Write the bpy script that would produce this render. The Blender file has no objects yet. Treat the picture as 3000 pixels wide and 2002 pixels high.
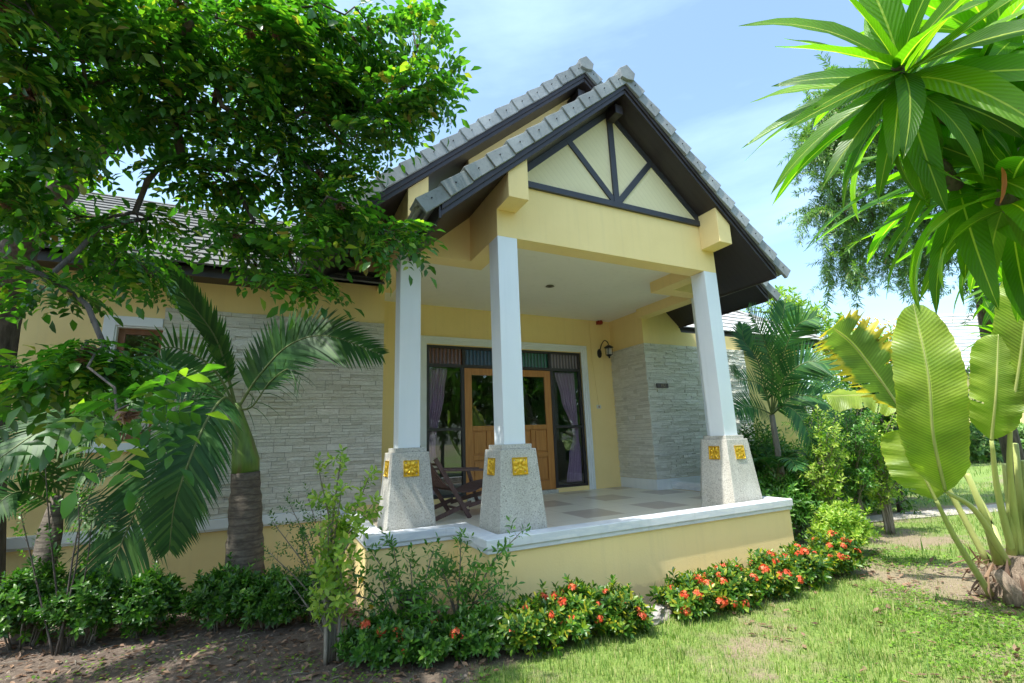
import bpy, bmesh, math, random
import numpy as np
from mathutils import Vector, Matrix, noise as mn
random.seed(7); RNG = np.random.default_rng(11)
scn = bpy.context.scene
COL = scn.collection
# ------------------------------------------------------------------ camera
CAM = np.array([-2.1606, -4.6263, 1.6600]); YAW, PITCH, ROLL, FPX = -0.4611, 0.20832, -0.03704, 1375.59
F0 = np.array([-math.sin(YAW), math.cos(YAW), 0]); R0 = np.array([math.cos(YAW), math.sin(YAW), 0]); U0 = np.array([0, 0, 1.])
CF = F0*math.cos(PITCH)+U0*math.sin(PITCH); CU_ = -F0*math.sin(PITCH)+U0*math.cos(PITCH)
CR = R0*math.cos(ROLL)+CU_*math.sin(ROLL); CU = -R0*math.sin(ROLL)+CU_*math.cos(ROLL)
cd = bpy.data.cameras.new('camera'); cam = bpy.data.objects.new('camera', cd); COL.objects.link(cam)
cd.lens = 36*FPX/3000; cd.sensor_width = 36; cd.clip_end = 2000; cd.clip_start = 0.05
M = Matrix(((CR[0], CU[0], -CF[0], CAM[0]), (CR[1], CU[1], -CF[1], CAM[1]), (CR[2], CU[2], -CF[2], CAM[2]), (0, 0, 0, 1)))
cam.matrix_world = M; scn.camera = cam
def ray(u, v): return CF+CR*(u-1500)/FPX-CU*(v-1001)/FPX
def at(u, v, t): return CAM+t*ray(u, v)                 # a photo pixel at a real depth -> world point
def aty(u, v, y): d = ray(u, v); return CAM+d*(y-CAM[1])/d[1]
def atz(u, v, z=0.): d = ray(u, v); return CAM+d*(z-CAM[2])/d[2]
# ------------------------------------------------------------------ light
SUN = Vector((-.48, -.10, 1.0)).normalized()
w = bpy.data.worlds.new('World'); scn.world = w; w.use_nodes = True
nt = w.node_tree; bg = nt.nodes['Background']; sky = nt.nodes.new('ShaderNodeTexSky'); sky.sky_type = 'NISHITA'
sky.sun_disc = False; sky.sun_elevation = math.asin(SUN.z); sky.sun_rotation = math.atan2(SUN.x, SUN.y)
sky.air_density = 1.0; sky.dust_density = 2.2; sky.ozone_density = .8
tc = nt.nodes.new('ShaderNodeTexCoord'); mp = nt.nodes.new('ShaderNodeMapping'); mp.inputs['Scale'].default_value = (1.2, 1.0, 5.0); mp.inputs['Rotation'].default_value = (.15, .3, .4)
nz = nt.nodes.new('ShaderNodeTexNoise'); nz.inputs['Scale'].default_value = 1.6; nz.inputs['Detail'].default_value = 7; nz.inputs['Roughness'].default_value = .55
cr = nt.nodes.new('ShaderNodeValToRGB'); cr.color_ramp.elements[0].position = .45; cr.color_ramp.elements[0].color = (0.03,)*3+(1,); cr.color_ramp.elements[1].position = .75; cr.color_ramp.elements[1].color = (.22,)*3+(1,)
mx = nt.nodes.new('ShaderNodeMix'); mx.data_type = 'RGBA'
nt.links.new(tc.outputs['Generated'], mp.inputs['Vector']); nt.links.new(mp.outputs[0], nz.inputs['Vector']); nt.links.new(nz.outputs['Fac'], cr.inputs['Fac'])
nt.links.new(cr.outputs['Color'], mx.inputs[0]); nt.links.new(sky.outputs[0], mx.inputs[6]); mx.inputs[7].default_value = (5.4, 6.5, 7.4, 1)
tn = nt.nodes.new('ShaderNodeMix'); tn.data_type = 'RGBA'; tn.blend_type = 'MULTIPLY'; tn.inputs[0].default_value = 1; tn.inputs[7].default_value = (.86, .95, .94, 1)
nt.links.new(mx.outputs[2], tn.inputs[6]); nt.links.new(tn.outputs[2], bg.inputs['Color']); bg.inputs['Strength'].default_value = .104
sl = bpy.data.lights.new('sun', 'SUN'); sl.energy = 2.0; sl.angle = math.radians(.53); sl.color = (1, .97, .90)
so = bpy.data.objects.new('sun', sl); COL.objects.link(so); so.rotation_euler = SUN.to_track_quat('Z', 'Y').to_euler(); so.location = (-5, -2, 12)
scn.view_settings.view_transform = 'Standard'; scn.view_settings.look = 'None'; scn.view_settings.exposure = 2.0
scn.cycles.max_bounces = 8; scn.cycles.transparent_max_bounces = 12; scn.cycles.diffuse_bounces = 5
# ------------------------------------------------------------------ materials
class NT:
    def __init__(s, name):
        s.m = bpy.data.materials.new(name); s.m.use_nodes = True; s.t = s.m.node_tree; s.b = s.t.nodes['Principled BSDF']; s.out = s.t.nodes['Material Output']
    def n(s, typ, **k):
        x = s.t.nodes.new(typ)
        for a, b in k.items():
            if a in x.inputs: x.inputs[a].default_value = b
            else: setattr(x, a, b)
        return x
    def l(s, a, b): s.t.links.new(a, b)
    def coord(s, out='Object', scale=(1, 1, 1), rot=(0, 0, 0)):
        c = s.n('ShaderNodeTexCoord'); m = s.n('ShaderNodeMapping', Scale=scale, Rotation=rot); s.l(c.outputs[out], m.inputs['Vector']); return m.outputs[0]
    def noise(s, vec, scale, detail=4, rough=.5):
        x = s.n('ShaderNodeTexNoise', Scale=scale, Detail=detail, Roughness=rough); s.l(vec, x.inputs['Vector']); return x.outputs['Fac']
    def ramp(s, fac, stops):
        r = s.n('ShaderNodeValToRGB'); e = r.color_ramp.elements
        while len(e) < len(stops): e.new(.5)
        for q, (p, c) in zip(e, stops): q.position = p; q.color = tuple(c)+(1,) if len(c) == 3 else c
        s.l(fac, r.inputs['Fac']); return r.outputs['Color']
    def mix(s, f, a, b, mode='MIX'):
        x = s.n('ShaderNodeMix', data_type='RGBA', blend_type=mode)
        for i, q in ((0, f), (6, a), (7, b)):
            if isinstance(q, (int, float)): x.inputs[i].default_value = q
            elif isinstance(q, tuple): x.inputs[i].default_value = q if len(q) == 4 else q+(1,)
            else: s.l(q, x.inputs[i])
        return x.outputs[2]
    def bump(s, h, strength=.3, dist=.01):
        x = s.n('ShaderNodeBump', Strength=strength, Distance=dist); s.l(h, x.inputs['Height']); s.l(x.outputs[0], s.b.inputs['Normal']); return x
    def base(s, c):
        if isinstance(c, tuple): s.b.inputs['Base Color'].default_value = c+(1,)
        else: s.l(c, s.b.inputs['Base Color'])
    def rough(s, r): s.b.inputs['Roughness'].default_value = r; return s
def painted(name, c1, c2, rough=.6, bumpy=.15, sc=1.2, stain=True):
    k = NT(name); v = k.coord(); n1 = k.noise(v, sc, 5); col = k.ramp(n1, [(.3, c1), (.7, c2)])
    if stain:
        v2 = k.coord(scale=(6, 6, .5)); n2 = k.noise(v2, 1.5, 4); f = k.ramp(n2, [(.55, (0, 0, 0)), (.8, (.16,)*3)]); col = k.mix(f, col, tuple(x*.62 for x in c1))
    k.base(col); k.rough(rough); k.bump(k.noise(v, 90, 3), bumpy, .004); return k.m
def m_yellow():
    k = NT('yellow_wall_paint'); v = k.coord(); n1 = k.noise(v, .9, 6, .6); col = k.ramp(n1, [(.3, (.83, .64, .28)), (.55, (.88, .69, .315)), (.8, (.90, .72, .345))])
    st = k.noise(k.coord(scale=(9, 9, .35)), 1.4, 5, .6); col = k.mix(k.ramp(st, [(.52, (0, 0, 0)), (.78, (.16,)*3)]), col, (.55, .45, .25))
    sp = k.n('ShaderNodeSeparateXYZ'); g = k.n('ShaderNodeNewGeometry'); k.l(g.outputs['Position'], sp.inputs[0]); n2 = k.noise(k.coord(scale=(1, 1, 1)), 7, 6, .7)
    a = k.n('ShaderNodeMath', operation='MULTIPLY_ADD'); k.l(n2, a.inputs[0]); a.inputs[1].default_value = -.20; k.l(sp.outputs[2], a.inputs[2])
    col = k.mix(k.ramp(a.outputs[0], [(0, (.45,)*3), (.05, (0, 0, 0))]), col, (.45, .34, .20))
    n3 = k.noise(v, 22, 4, .6); col = k.mix(k.ramp(n3, [(.62, (0, 0, 0)), (.75, (.18,)*3)]), col, (.6, .5, .3)); k.base(col); k.rough(.78); k.bump(k.noise(v, 55, 4, .6), .3, .006); return k.m
YELLOW = m_yellow()
BAND = painted('white_trim_paint', (.70, .74, .76), (.78, .80, .80), .5, .1)
COLW = painted('white_column_paint', (.74, .80, .84), (.80, .84, .87), .35, .1)
CEIL = painted('white_ceiling_paint', (.82, .80, .73), (.86, .83, .76), .8, .1)
DARK = painted('dark_timber_paint', (.022, .018, .020), (.035, .028, .030), .42, .2, 3, False)
TIMB = painted('charcoal_timber_paint', (.030, .032, .040), (.045, .046, .055), .5, .2, 3, False)
BLACK = painted('black_metal', (.012, .012, .013), (.02, .02, .02), .4, .1, 3, False)
PLAST = painted('white_plastic', (.6, .6, .55), (.65, .65, .6), .4, .0, 3, False)
def m_soffit():
    k = NT('dark_soffit_boards'); v = k.coord(); w_ = k.n('ShaderNodeTexWave', Scale=3.3, wave_type='BANDS', bands_direction='Y', wave_profile='SAW'); k.l(v, w_.inputs['Vector'])
    col = k.ramp(w_.outputs['Fac'], [(0, (.008, .007, .008)), (.06, (.03, .024, .026)), (1, (.026, .02, .022))]); k.base(col); k.rough(.45); k.bump(w_.outputs['Fac'], .3, .006); return k.m
SOFF = m_soffit()
def m_panel():
    k = NT('cream_gable_boards'); v = k.coord(rot=(0, math.radians(42), 0)); w_ = k.n('ShaderNodeTexWave', Scale=4.2, wave_type='BANDS', bands_direction='X', wave_profile='SAW'); k.l(v, w_.inputs['Vector'])
    col = k.ramp(w_.outputs['Fac'], [(0, (.58, .50, .30)), (.07, (.74, .66, .40)), (1, (.76, .68, .42))]); n = k.noise(v, 2.0, 5); col = k.mix(k.ramp(n, [(.5, (0, 0, 0)), (.8, (.25,)*3)]), col, (.55, .46, .26)); k.base(col); k.rough(.7); k.bump(w_.outputs['Fac'], .25, .002); return k.m
PANEL = m_panel()
def m_tile(name, a, b, c):
    k = NT(name); v = k.coord(); n1 = k.noise(v, 3.5, 6, .6); n2 = k.noise(k.coord(scale=(1, 1, 1)), 28, 5, .7)
    g = k.n('ShaderNodeNewGeometry'); col = k.ramp(n1, [(.25, a), (.6, b), (.8, c)])
    rr = k.ramp(g.outputs['Random Per Island'], [(0, (.82,)*3), (1, (1.1,)*3)]); col = k.mix(1.0, col, rr, 'MULTIPLY')
    col = k.mix(k.ramp(n2, [(.5, (0, 0, 0)), (.72, (.6,)*3)]), col, tuple(x*.5 for x in a)); k.base(col); k.rough(.8); k.bump(n2, .35, .006); return k.m
TILE = m_tile('grey_concrete_tile', (.21, .23, .235), (.32, .345, .35), (.42, .44, .42))
TILE_SHADED = m_tile('shade_darkened_roof_tile', (.085, .085, .08), (.13, .13, .12), (.17, .165, .155))  # left wing roof: tree shade put into a darker copy of the grey tile
TILEW = m_tile('pale_concrete_tile', (.42, .42, .42), (.5, .5, .5), (.56, .56, .56))
def m_stone():
    k = NT('pale_ledge_stone'); v = k.coord(); g = k.n('ShaderNodeNewGeometry'); n1 = k.noise(k.coord(scale=(1, 1, 3)), 9, 6, .65)
    col = k.ramp(g.outputs['Random Per Island'], [(0, (.66, .64, .54)), (.25, (.77, .75, .65)), (.6, (.82, .80, .70)), (1, (.87, .85, .76))])
    col = k.mix(k.ramp(n1, [(.4, (0, 0, 0)), (.75, (.5,)*3)]), col, (.56, .53, .43)); k.base(col); k.rough(.88)
    n2 = k.noise(k.coord(scale=(1, 1, 2.6)), 26, 6, .7); k.bump(n2, .9, .035); return k.m
STONE = m_stone()
GROUT = painted('grey_grout', (.28, .26, .22), (.34, .31, .26), .9, .2)
def m_terrazzo():
    k = NT('washed_gravel_finish'); v = k.coord(); vo = k.n('ShaderNodeTexVoronoi', Scale=105.0); k.l(v, vo.inputs['Vector'])
    col = k.ramp(vo.outputs['Color'], [(0, (.16, .15, .13)), (.25, (.42, .41, .37)), (.55, (.5, .49, .44)), (1, (.62, .60, .54))]); n5 = k.noise(k.coord(scale=(2, 2, 1)), 2.5, 6, .65); col = k.mix(k.ramp(n5, [(.45, (0, 0, 0)), (.75, (.5,)*3)]), col, (.34, .31, .25)); k.base(col); k.rough(.8); k.bump(vo.outputs['Distance'], .7, .005); return k.m
TERR = m_terrazzo()
def m_marble():
    k = NT('white_veined_marble'); v = k.coord(scale=(1, 1, 5)); n1 = k.noise(v, 2.2, 6, .6); col = k.ramp(n1, [(.35, (.72, .75, .78)), (.5, (.62, .66, .72)), (.56, (.74, .76, .79)), (.75, (.68, .71, .76))]); n3 = k.noise(k.coord(scale=(3, 3, 1)), 4, 6, .7)
    col = k.mix(k.ramp(n3, [(.55, (0, 0, 0)), (.75, (.45,)*3)]), col, (.45, .46, .44)); k.base(col); k.rough(.4); k.bump(n1, .1, .01); return k.m
MARB = m_marble()
def m_gold():
    k = NT('gold_leaf'); v = k.coord(); n = k.noise(v, 30, 3); col = k.ramp(n, [(.3, (.62, .36, .02)), (.7, (.85, .55, .06))]); k.base(col); k.b.inputs['Metallic'].default_value = .75; k.rough(.34); k.bump(n, .2, .004); return k.m
GOLD = m_gold()
def m_floor():
    k = NT('porch_floor_tiles'); c = k.n('ShaderNodeTexCoord'); s = k.n('ShaderNodeSeparateXYZ'); k.l(c.outputs['Object'], s.inputs[0])
    def frac(sock, off, per):
        a = k.n('ShaderNodeMath', operation='SUBTRACT'); k.l(sock, a.inputs[0]); a.inputs[1].default_value = off
        b = k.n('ShaderNodeMath', operation='DIVIDE'); k.l(a.outputs[0], b.inputs[0]); b.inputs[1].default_value = per
        f = k.n('ShaderNodeMath', operation='FRACT'); k.l(b.outputs[0], f.inputs[0]); return f.outputs[0]
    def less(sock, v):
        a = k.n('ShaderNodeMath', operation='LESS_THAN'); k.l(sock, a.inputs[0]); a.inputs[1].default_value = v; return a.outputs[0]
    def mul(a_, b_):
        a = k.n('ShaderNodeMath', operation='MULTIPLY'); k.l(a_, a.inputs[0]); k.l(b_, a.inputs[1]); return a.outputs[0]
    fx, fy = frac(s.outputs[0], 1.5, 1.22), frac(s.outputs[1], .76, 1.22)
    d = mul(less(fx, .52), less(fy, .52))
    n = k.noise(k.coord(), 1.6, 6, .6); n2 = k.noise(k.coord(), 5, 5, .6)
    light = k.ramp(n, [(.3, (.70, .65, .54)), (.7, (.77, .73, .62))]); dk = k.ramp(n, [(.35, (.44, .37, .31)), (.65, (.52, .45, .385))])
    col = k.mix(d, light, dk); gx, gy = less(frac(s.outputs[0], 1.5, .61), .012), less(frac(s.outputs[1], .76, .61), .012)
    ad = k.n('ShaderNodeMath', operation='MAXIMUM'); k.l(gx, ad.inputs[0]); k.l(gy, ad.inputs[1]); col = k.mix(ad.outputs[0], col, (.45, .40, .33))
    k.base(col); k.rough(.3); return k.m
FLOORM = m_floor()
def m_wood(name, a, b, rot=(0, 0, 0), rough=.35):
    k = NT(name); v = k.coord(scale=(14, 14, 1.0), rot=rot); n = k.noise(v, 1.8, 6, .6); col = k.ramp(n, [(.3, a), (.7, b)]); k.base(col); k.rough(rough); k.bump(n, .12, .004); return k.m
DOORW = m_wood('varnished_door_wood', (.38, .155, .035), (.52, .23, .06))
CHAIRW = m_wood('weathered_dark_wood', (.075, .038, .035), (.13, .07, .06), rough=.6)
BROWN = m_wood('brown_window_wood', (.17, .07, .03), (.25, .10, .045))
def m_bark(name, a, b, sc=(10, 10, 2.5), bs=.8):
    k = NT(name); n = k.noise(k.coord(scale=sc), 2.2, 7, .65); k.base(k.ramp(n, [(.3, a), (.7, b)])); k.rough(.9); k.bump(n, bs, .03); return k.m
BARK = m_bark('dark_bark', (.045, .035, .028), (.14, .12, .10)); TWIG = m_bark('grey_twig_bark', (.16, .14, .11), (.30, .27, .22))
def m_palmbark():
    k = NT('ringed_palm_bark'); v = k.coord(); nzs = k.noise(k.coord(scale=(3, 3, 8)), 3, 6, .7); w_ = k.n('ShaderNodeTexWave', Scale=4.0, wave_type='BANDS', bands_direction='Z', Distortion=2.2, Detail=4.0); k.l(v, w_.inputs['Vector'])
    col = k.ramp(nzs, [(.3, (.06, .045, .035)), (.7, (.20, .17, .13))]); col = k.mix(k.ramp(w_.outputs['Fac'], [(0, (.75,)*3), (.18, (0, 0, 0))]), col, (.07, .055, .045)); k.base(col); k.rough(.9); k.bump(nzs, .7, .02); return k.m
PBARK = m_palmbark()
def m_shaft():
    k = NT('green_crownshaft'); v = k.coord(scale=(6, 6, 1)); n = k.noise(v, 2, 4); k.base(k.ramp(n, [(.3, (.06, .11, .02)), (.5, (.12, .22, .03)), (.75, (.16, .13, .06))])); k.rough(.5); return k.m
SHAFT = m_shaft()
def leafmat(name, cols, trans=.35, rough=.4, veins=0, tcol=None, edge=None, spec=.5, vang=-.35, vc=.86):
    """cols: ramp stops by random per leaf. Real two-sided leaf: glossy diffuse + translucency"""
    k = NT(name); g = k.n('ShaderNodeNewGeometry'); col = k.ramp(g.outputs['Random Per Island'], cols)
    n = k.noise(k.coord(), 3.0, 3); col = k.mix(1.0, col, k.ramp(n, [(.3, (.75,)*3), (.7, (1.2,)*3)]), 'MULTIPLY')
    if veins:
        uv = k.n('ShaderNodeTexCoord'); s = k.n('ShaderNodeSeparateXYZ'); k.l(uv.outputs['UV'], s.inputs[0])
        a = k.n('ShaderNodeMath', operation='ABSOLUTE'); sub = k.n('ShaderNodeMath', operation='SUBTRACT'); k.l(s.outputs[0], sub.inputs[0]); sub.inputs[1].default_value = .5; k.l(sub.outputs[0], a.inputs[0])
        m1 = k.n('ShaderNodeMath', operation='MULTIPLY_ADD'); k.l(a.outputs[0], m1.inputs[0]); m1.inputs[1].default_value = vang; k.l(s.outputs[1], m1.inputs[2])
        m2 = k.n('ShaderNodeMath', operation='MULTIPLY'); k.l(m1.outputs[0], m2.inputs[0]); m2.inputs[1].default_value = veins*6.283
        sn = k.n('ShaderNodeMath', operation='SINE'); k.l(m2.outputs[0], sn.inputs[0])
        vr = k.ramp(sn.outputs[0], [(0, (vc,)*3), (.6, (1,)*3), (1, (1.06,)*3)]); col = k.mix(1.0, col, vr, 'MULTIPLY')
        rib = k.ramp(a.outputs[0], [(0, (1,)*3), (.022, (1,)*3), (.035, (0,)*3)]); col = k.mix(rib, col, (.42, .50, .12))
        if edge:
            nn = k.noise(k.coord('UV', scale=(1, 9, 1)), 2.0, 3, .6); ad = k.n('ShaderNodeMath', operation='MULTIPLY_ADD'); k.l(nn, ad.inputs[0]); ad.inputs[1].default_value = edge[1]; k.l(a.outputs[0], ad.inputs[2])
            f = k.ramp(ad.outputs[0], [(edge[2], (0,)*3), (edge[2]+.08, (1,)*3)]); col = k.mix(f, col, edge[0])
        k.bump(sn.outputs[0], .25, .003)
        bs = k.noise(k.coord(), 26, 4, .6); col = k.mix(k.ramp(bs, [(.70, (0, 0, 0)), (.74, (.7,)*3)]), col, (.16, .10, .03)); big = k.noise(k.coord(), 4, 3); col = k.mix(1.0, col, k.ramp(big, [(.3, (.72, .78, .7)), (.7, (1.25, 1.15, 1.1))]), 'MULTIPLY')
    k.base(col); k.rough(rough); k.b.inputs['Specular IOR Level'].default_value = spec
    tr = k.n('ShaderNodeBsdfTranslucent'); tcx = k.mix(1.0, col, tcol or (1.5, 1.9, .55), 'MULTIPLY'); k.l(tcx, tr.inputs['Color'])
    ms = k.n('ShaderNodeMixShader'); ms.inputs[0].default_value = trans; k.l(k.b.outputs[0], ms.inputs[1]); k.l(tr.outputs[0], ms.inputs[2]); k.l(ms.outputs[0], k.out.inputs['Surface']); return k.m
L_TREE = leafmat('broadleaf_green', [(0, (.025, .085, .014)), (.45, (.05, .155, .020)), (.8, (.10, .24, .026)), (.94, (.22, .31, .035)), (.985, (.30, .30, .05)), (1, (.26, .15, .06))], .5, .36, spec=.5)
L_BUSH = leafmat('glossy_bush_green', [(0, (.025, .08, .012)), (.6, (.05, .15, .018)), (1, (.12, .24, .025))], .35, .35)
L_IXORA = leafmat('hedge_green_yellow', [(0, (.025, .085, .012)), (.45, (.06, .16, .018)), (.8, (.18, .28, .025)), (1, (.42, .36, .03))], .35, .38)
L_LIME = leafmat('young_lime_leaf', [(0, (.12, .24, .025)), (.6, (.27, .40, .05)), (1, (.46, .52, .10))], .4, .45)
L_LANCE = leafmat('narrow_green_leaf', [(0, (.04, .13, .018)), (.6, (.08, .22, .03)), (1, (.16, .32, .04))], .35, .4)
L_PALM = leafmat('dark_palm_green', [(0, (.018, .07, .015)), (.6, (.034, .12, .022)), (1, (.075, .17, .03))], .3, .48, spec=.35)
L_PALM2 = leafmat('blue_palm_green', [(0, (.022, .085, .028)), (.6, (.04, .14, .04)), (1, (.10, .22, .05))], .25, .5, spec=.3)
L_FINE = leafmat('olive_fine_leaf', [(0, (.07, .15, .045)), (.6, (.14, .26, .07)), (.92, (.22, .36, .08)), (1, (.28, .20, .09))], .3, .45)
L_DEAD = leafmat('dry_brown_leaf', [(0, (.10, .055, .035)), (.6, (.22, .13, .08)), (1, (.34, .22, .14))], .2, .7, tcol=(1.2, 1., .8))
L_PLUM = leafmat('frangipani_leaf', [(0, (.05, .15, .012)), (.5, (.09, .24, .016)), (1, (.17, .34, .022))], .6, .36, veins=22, tcol=(1.9, 2.2, .4), vc=.94)
L_BAN = leafmat('banana_leaf', [(0, (.22, .32, .045)), (1, (.28, .38, .05))], .45, .42, veins=60, edge=((.36, .36, .06), .10, .52), vang=-.10, vc=.80)
L_BANBAD = leafmat('scorched_banana_leaf', [(0, (.14, .26, .05)), (1, (.18, .30, .06))], .4, .5, veins=40, edge=((.60, .50, .06), .34, .50), vang=-.1, tcol=(1.4, 1.5, .7))
STALK = painted('yellow_green_stalk', (.28, .34, .10), (.44, .46, .16), .45, .1, 2, False)
RED = leafmat('orange_red_petal', [(0, (.72, .07, .03)), (.5, (.88, .14, .06)), (1, (.90, .28, .10))], .25, .5, tcol=(1.2, 1, .8))
YEL = leafmat('yellow_petal', [(0, (.75, .50, .02)), (1, (.85, .62, .05))], .2, .5, tcol=(1.1, 1, .8))
GRASSM = leafmat('grass_blade', [(0, (.07, .15, .025)), (.35, (.14, .24, .04)), (.65, (.25, .34, .07)), (.84, (.36, .37, .14)), (1, (.48, .42, .22))], .35, .55)
COVERM = leafmat('ground_cover_leaf', [(0, (.08, .18, .02)), (1, (.20, .34, .03))], .35, .5)
def m_glass(name, tint=(.55, .6, .58), refl=.5):
    k = NT(name); t = k.n('ShaderNodeBsdfTransparent'); t.inputs[0].default_value = tint+(1,); g = k.n('ShaderNodeBsdfGlossy', Roughness=.015); g.inputs[0].default_value = (.95, .97, 1, 1)
    lw = k.n('ShaderNodeFresnel', IOR=1.5); ad = k.n('ShaderNodeMath', operation='MULTIPLY_ADD'); k.l(lw.outputs[0], ad.inputs[0]); ad.inputs[1].default_value = 1.0; ad.inputs[2].default_value = .03
    ms = k.n('ShaderNodeMixShader'); k.l(ad.outputs[0], ms.inputs[0]); k.l(t.outputs[0], ms.inputs[1]); k.l(g.outputs[0], ms.inputs[2]); k.l(ms.outputs[0], k.out.inputs['Surface']); return k.m
GLASS = m_glass('window_glass', (.86, .88, .87))
def m_ribglass(name, c):
    k = NT(name); w_ = k.n('ShaderNodeTexWave', Scale=4.2, wave_type='BANDS', bands_direction='X'); k.l(k.coord(), w_.inputs['Vector']); k.base(k.ramp(w_.outputs['Fac'], [(0, tuple(x*.35 for x in c)), (1, c)])); k.rough(.22); k.bump(w_.outputs['Fac'], .5, .02); return k.m
def m_cloth(name, a, b):
    k = NT(name); n = k.noise(k.coord(scale=(30, 30, 1)), 1, 3); k.base(k.ramp(n, [(.3, a), (.7, b)])); k.rough(.8); return k.m
LAV = m_cloth('lavender_curtain_cloth', (.66, .42, .66), (.76, .54, .74))
# ------------------------------------------------------------------ mesh helpers
def tag(o, label=None, cat=None, group=None, kind=None):
    for a, b in (('label', label), ('category', cat), ('group', group), ('kind', kind)):
        if b: o[a] = b
    return o
def empty(name, loc, label, cat, group=None):
    o = bpy.data.objects.new(name, None); COL.objects.link(o); o.location = loc; o.empty_display_size = .2; return tag(o, label, cat, group)
def link(name, me, mats, parent=None):
    o = bpy.data.objects.new(name, me); COL.objects.link(o)
    for m in (mats if isinstance(mats, (list, tuple)) else [mats]): me.materials.append(m)
    if parent:
        o.parent = parent; pw = Vector((0, 0, 0)); q = parent
        while q: pw += q.location; q = q.parent
        o.location = -pw
    return o
class MB:
    """polygon soup in world coordinates"""
    def __init__(s): s.v = []; s.f = []; s.mi = []
    def add(s, vs, fs, mi=0):
        b = len(s.v); s.v += [tuple(map(float, q)) for q in vs]; s.f += [tuple(b+i for i in f) for f in fs]; s.mi += [mi]*len(fs); return s
    def box(s, x0, x1, y0, y1, z0, z1, mi=0):
        return s.add([(x0, y0, z0), (x1, y0, z0), (x1, y1, z0), (x0, y1, z0), (x0, y0, z1), (x1, y0, z1), (x1, y1, z1), (x0, y1, z1)],
                     [(0, 3, 2, 1), (4, 5, 6, 7), (0, 1, 5, 4), (1, 2, 6, 5), (2, 3, 7, 6), (3, 0, 4, 7)], mi)
    def prism(s, poly, a0, a1, axis='y', mi=0):
        n = len(poly)
        def P(p, a): return (p[0], a, p[1]) if axis == 'y' else ((p[0], p[1], a) if axis == 'z' else (a, p[0], p[1]))
        vs = [P(p, a0) for p in poly]+[P(p, a1) for p in poly]
        fs = [tuple(range(n)), tuple(range(2*n-1, n-1, -1))]+[(i, i+n, (i+1) % n+n, (i+1) % n) for i in range(n)]
        return s.add(vs, fs, mi)
    def bar(s, a, b, w_, h, up=(0, 0, 1), mi=0):
        a, b = Vector(a), Vector(b); d = (b-a).normalized(); sd = d.cross(Vector(up)).normalized()*w_/2; u = sd.cross(d).normalized()*h/2
        vs = [p+q for p in (a, b) for q in (-sd-u, sd-u, sd+u, -sd+u)]
        return s.add(vs, [(0, 3, 2, 1), (4, 5, 6, 7), (0, 1, 5, 4), (1, 2, 6, 5), (2, 3, 7, 6), (3, 0, 4, 7)], mi)
    def build(s, name, mats, parent=None, bevel=0, smooth=False):
        me = bpy.data.meshes.new(name); me.from_pydata(s.v, [], s.f); me.update()
        bm = bmesh.new(); bm.from_mesh(me); bmesh.ops.recalc_face_normals(bm, faces=bm.faces); bm.to_mesh(me); bm.free()
        me.polygons.foreach_set('material_index', s.mi)
        if smooth: me.polygons.foreach_set('use_smooth', [True]*len(s.f))
        o = link(name, me, mats, parent)
        if bevel:
            b = o.modifiers.new('bevel', 'BEVEL'); b.width = bevel; b.segments = 2; b.limit_method = 'ANGLE'
        return o
class G:
    """numpy triangle geometry with uv"""
    def __init__(s): s.V = []; s.F = []; s.U = []; s.n = 0
    def add(s, V, F, U=None):
        V = np.asarray(V, float); F = np.asarray(F, int); s.V.append(V); s.F.append(F+s.n); s.U.append(np.zeros((len(V), 2)) if U is None else np.asarray(U, float)); s.n += len(V); return s
    def get(s): return np.concatenate(s.V), np.concatenate(s.F), np.concatenate(s.U)
    def place(s, tpl, Ms):
        """tpl=(V,F,U); Ms (N,4,4)"""
        V, F, U = tpl; Ms = np.asarray(Ms)
        if len(Ms) == 0: return s
        W = np.einsum('nij,vj->nvi', Ms[:, :3, :3], V)+Ms[:, None, :3, 3]; n = len(V)
        FF = (F[None]+(np.arange(len(Ms))*n)[:, None, None]).reshape(-1, 3); return s.add(W.reshape(-1, 3), FF, np.tile(U, (len(Ms), 1)))
    def build(s, name, mats, parent=None, smooth=False):
        V, F, U = s.get(); me = bpy.data.meshes.new(name); me.vertices.add(len(V)); me.vertices.foreach_set('co', V.astype(np.float32).ravel())
        me.loops.add(len(F)*3); me.loops.foreach_set('vertex_index', F.astype(np.int32).ravel()); me.polygons.add(len(F))
        me.polygons.foreach_set('loop_start', np.arange(0, len(F)*3, 3, dtype=np.int32)); me.polygons.foreach_set('loop_total', np.full(len(F), 3, dtype=np.int32))
        if smooth: me.polygons.foreach_set('use_smooth', np.ones(len(F), dtype=bool))
        uv = me.uv_layers.new(name='UVMap'); uv.data.foreach_set('uv', U[F.ravel()].astype(np.float32).ravel()); me.update(calc_edges=True); me.validate()
        return link(name, me, mats, parent)
def nrm(a): a = np.asarray(a, float); return a/(np.linalg.norm(a)+1e-9)
def frame(pos, fwd, up=(0, 0, 1), s=1.0):
    """matrix: local +Y -> fwd, +Z ~ up"""
    y = nrm(fwd); x = np.cross(y, nrm(up))
    if np.linalg.norm(x) < 1e-3: x = np.array([1., 0, 0])
    x = nrm(x); z = np.cross(x, y); m = np.eye(4); m[:3, 0] = x*s; m[:3, 1] = y*s; m[:3, 2] = z*s; m[:3, 3] = pos; return m
def rdir(): v = RNG.normal(size=3); return v/np.linalg.norm(v)
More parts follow.
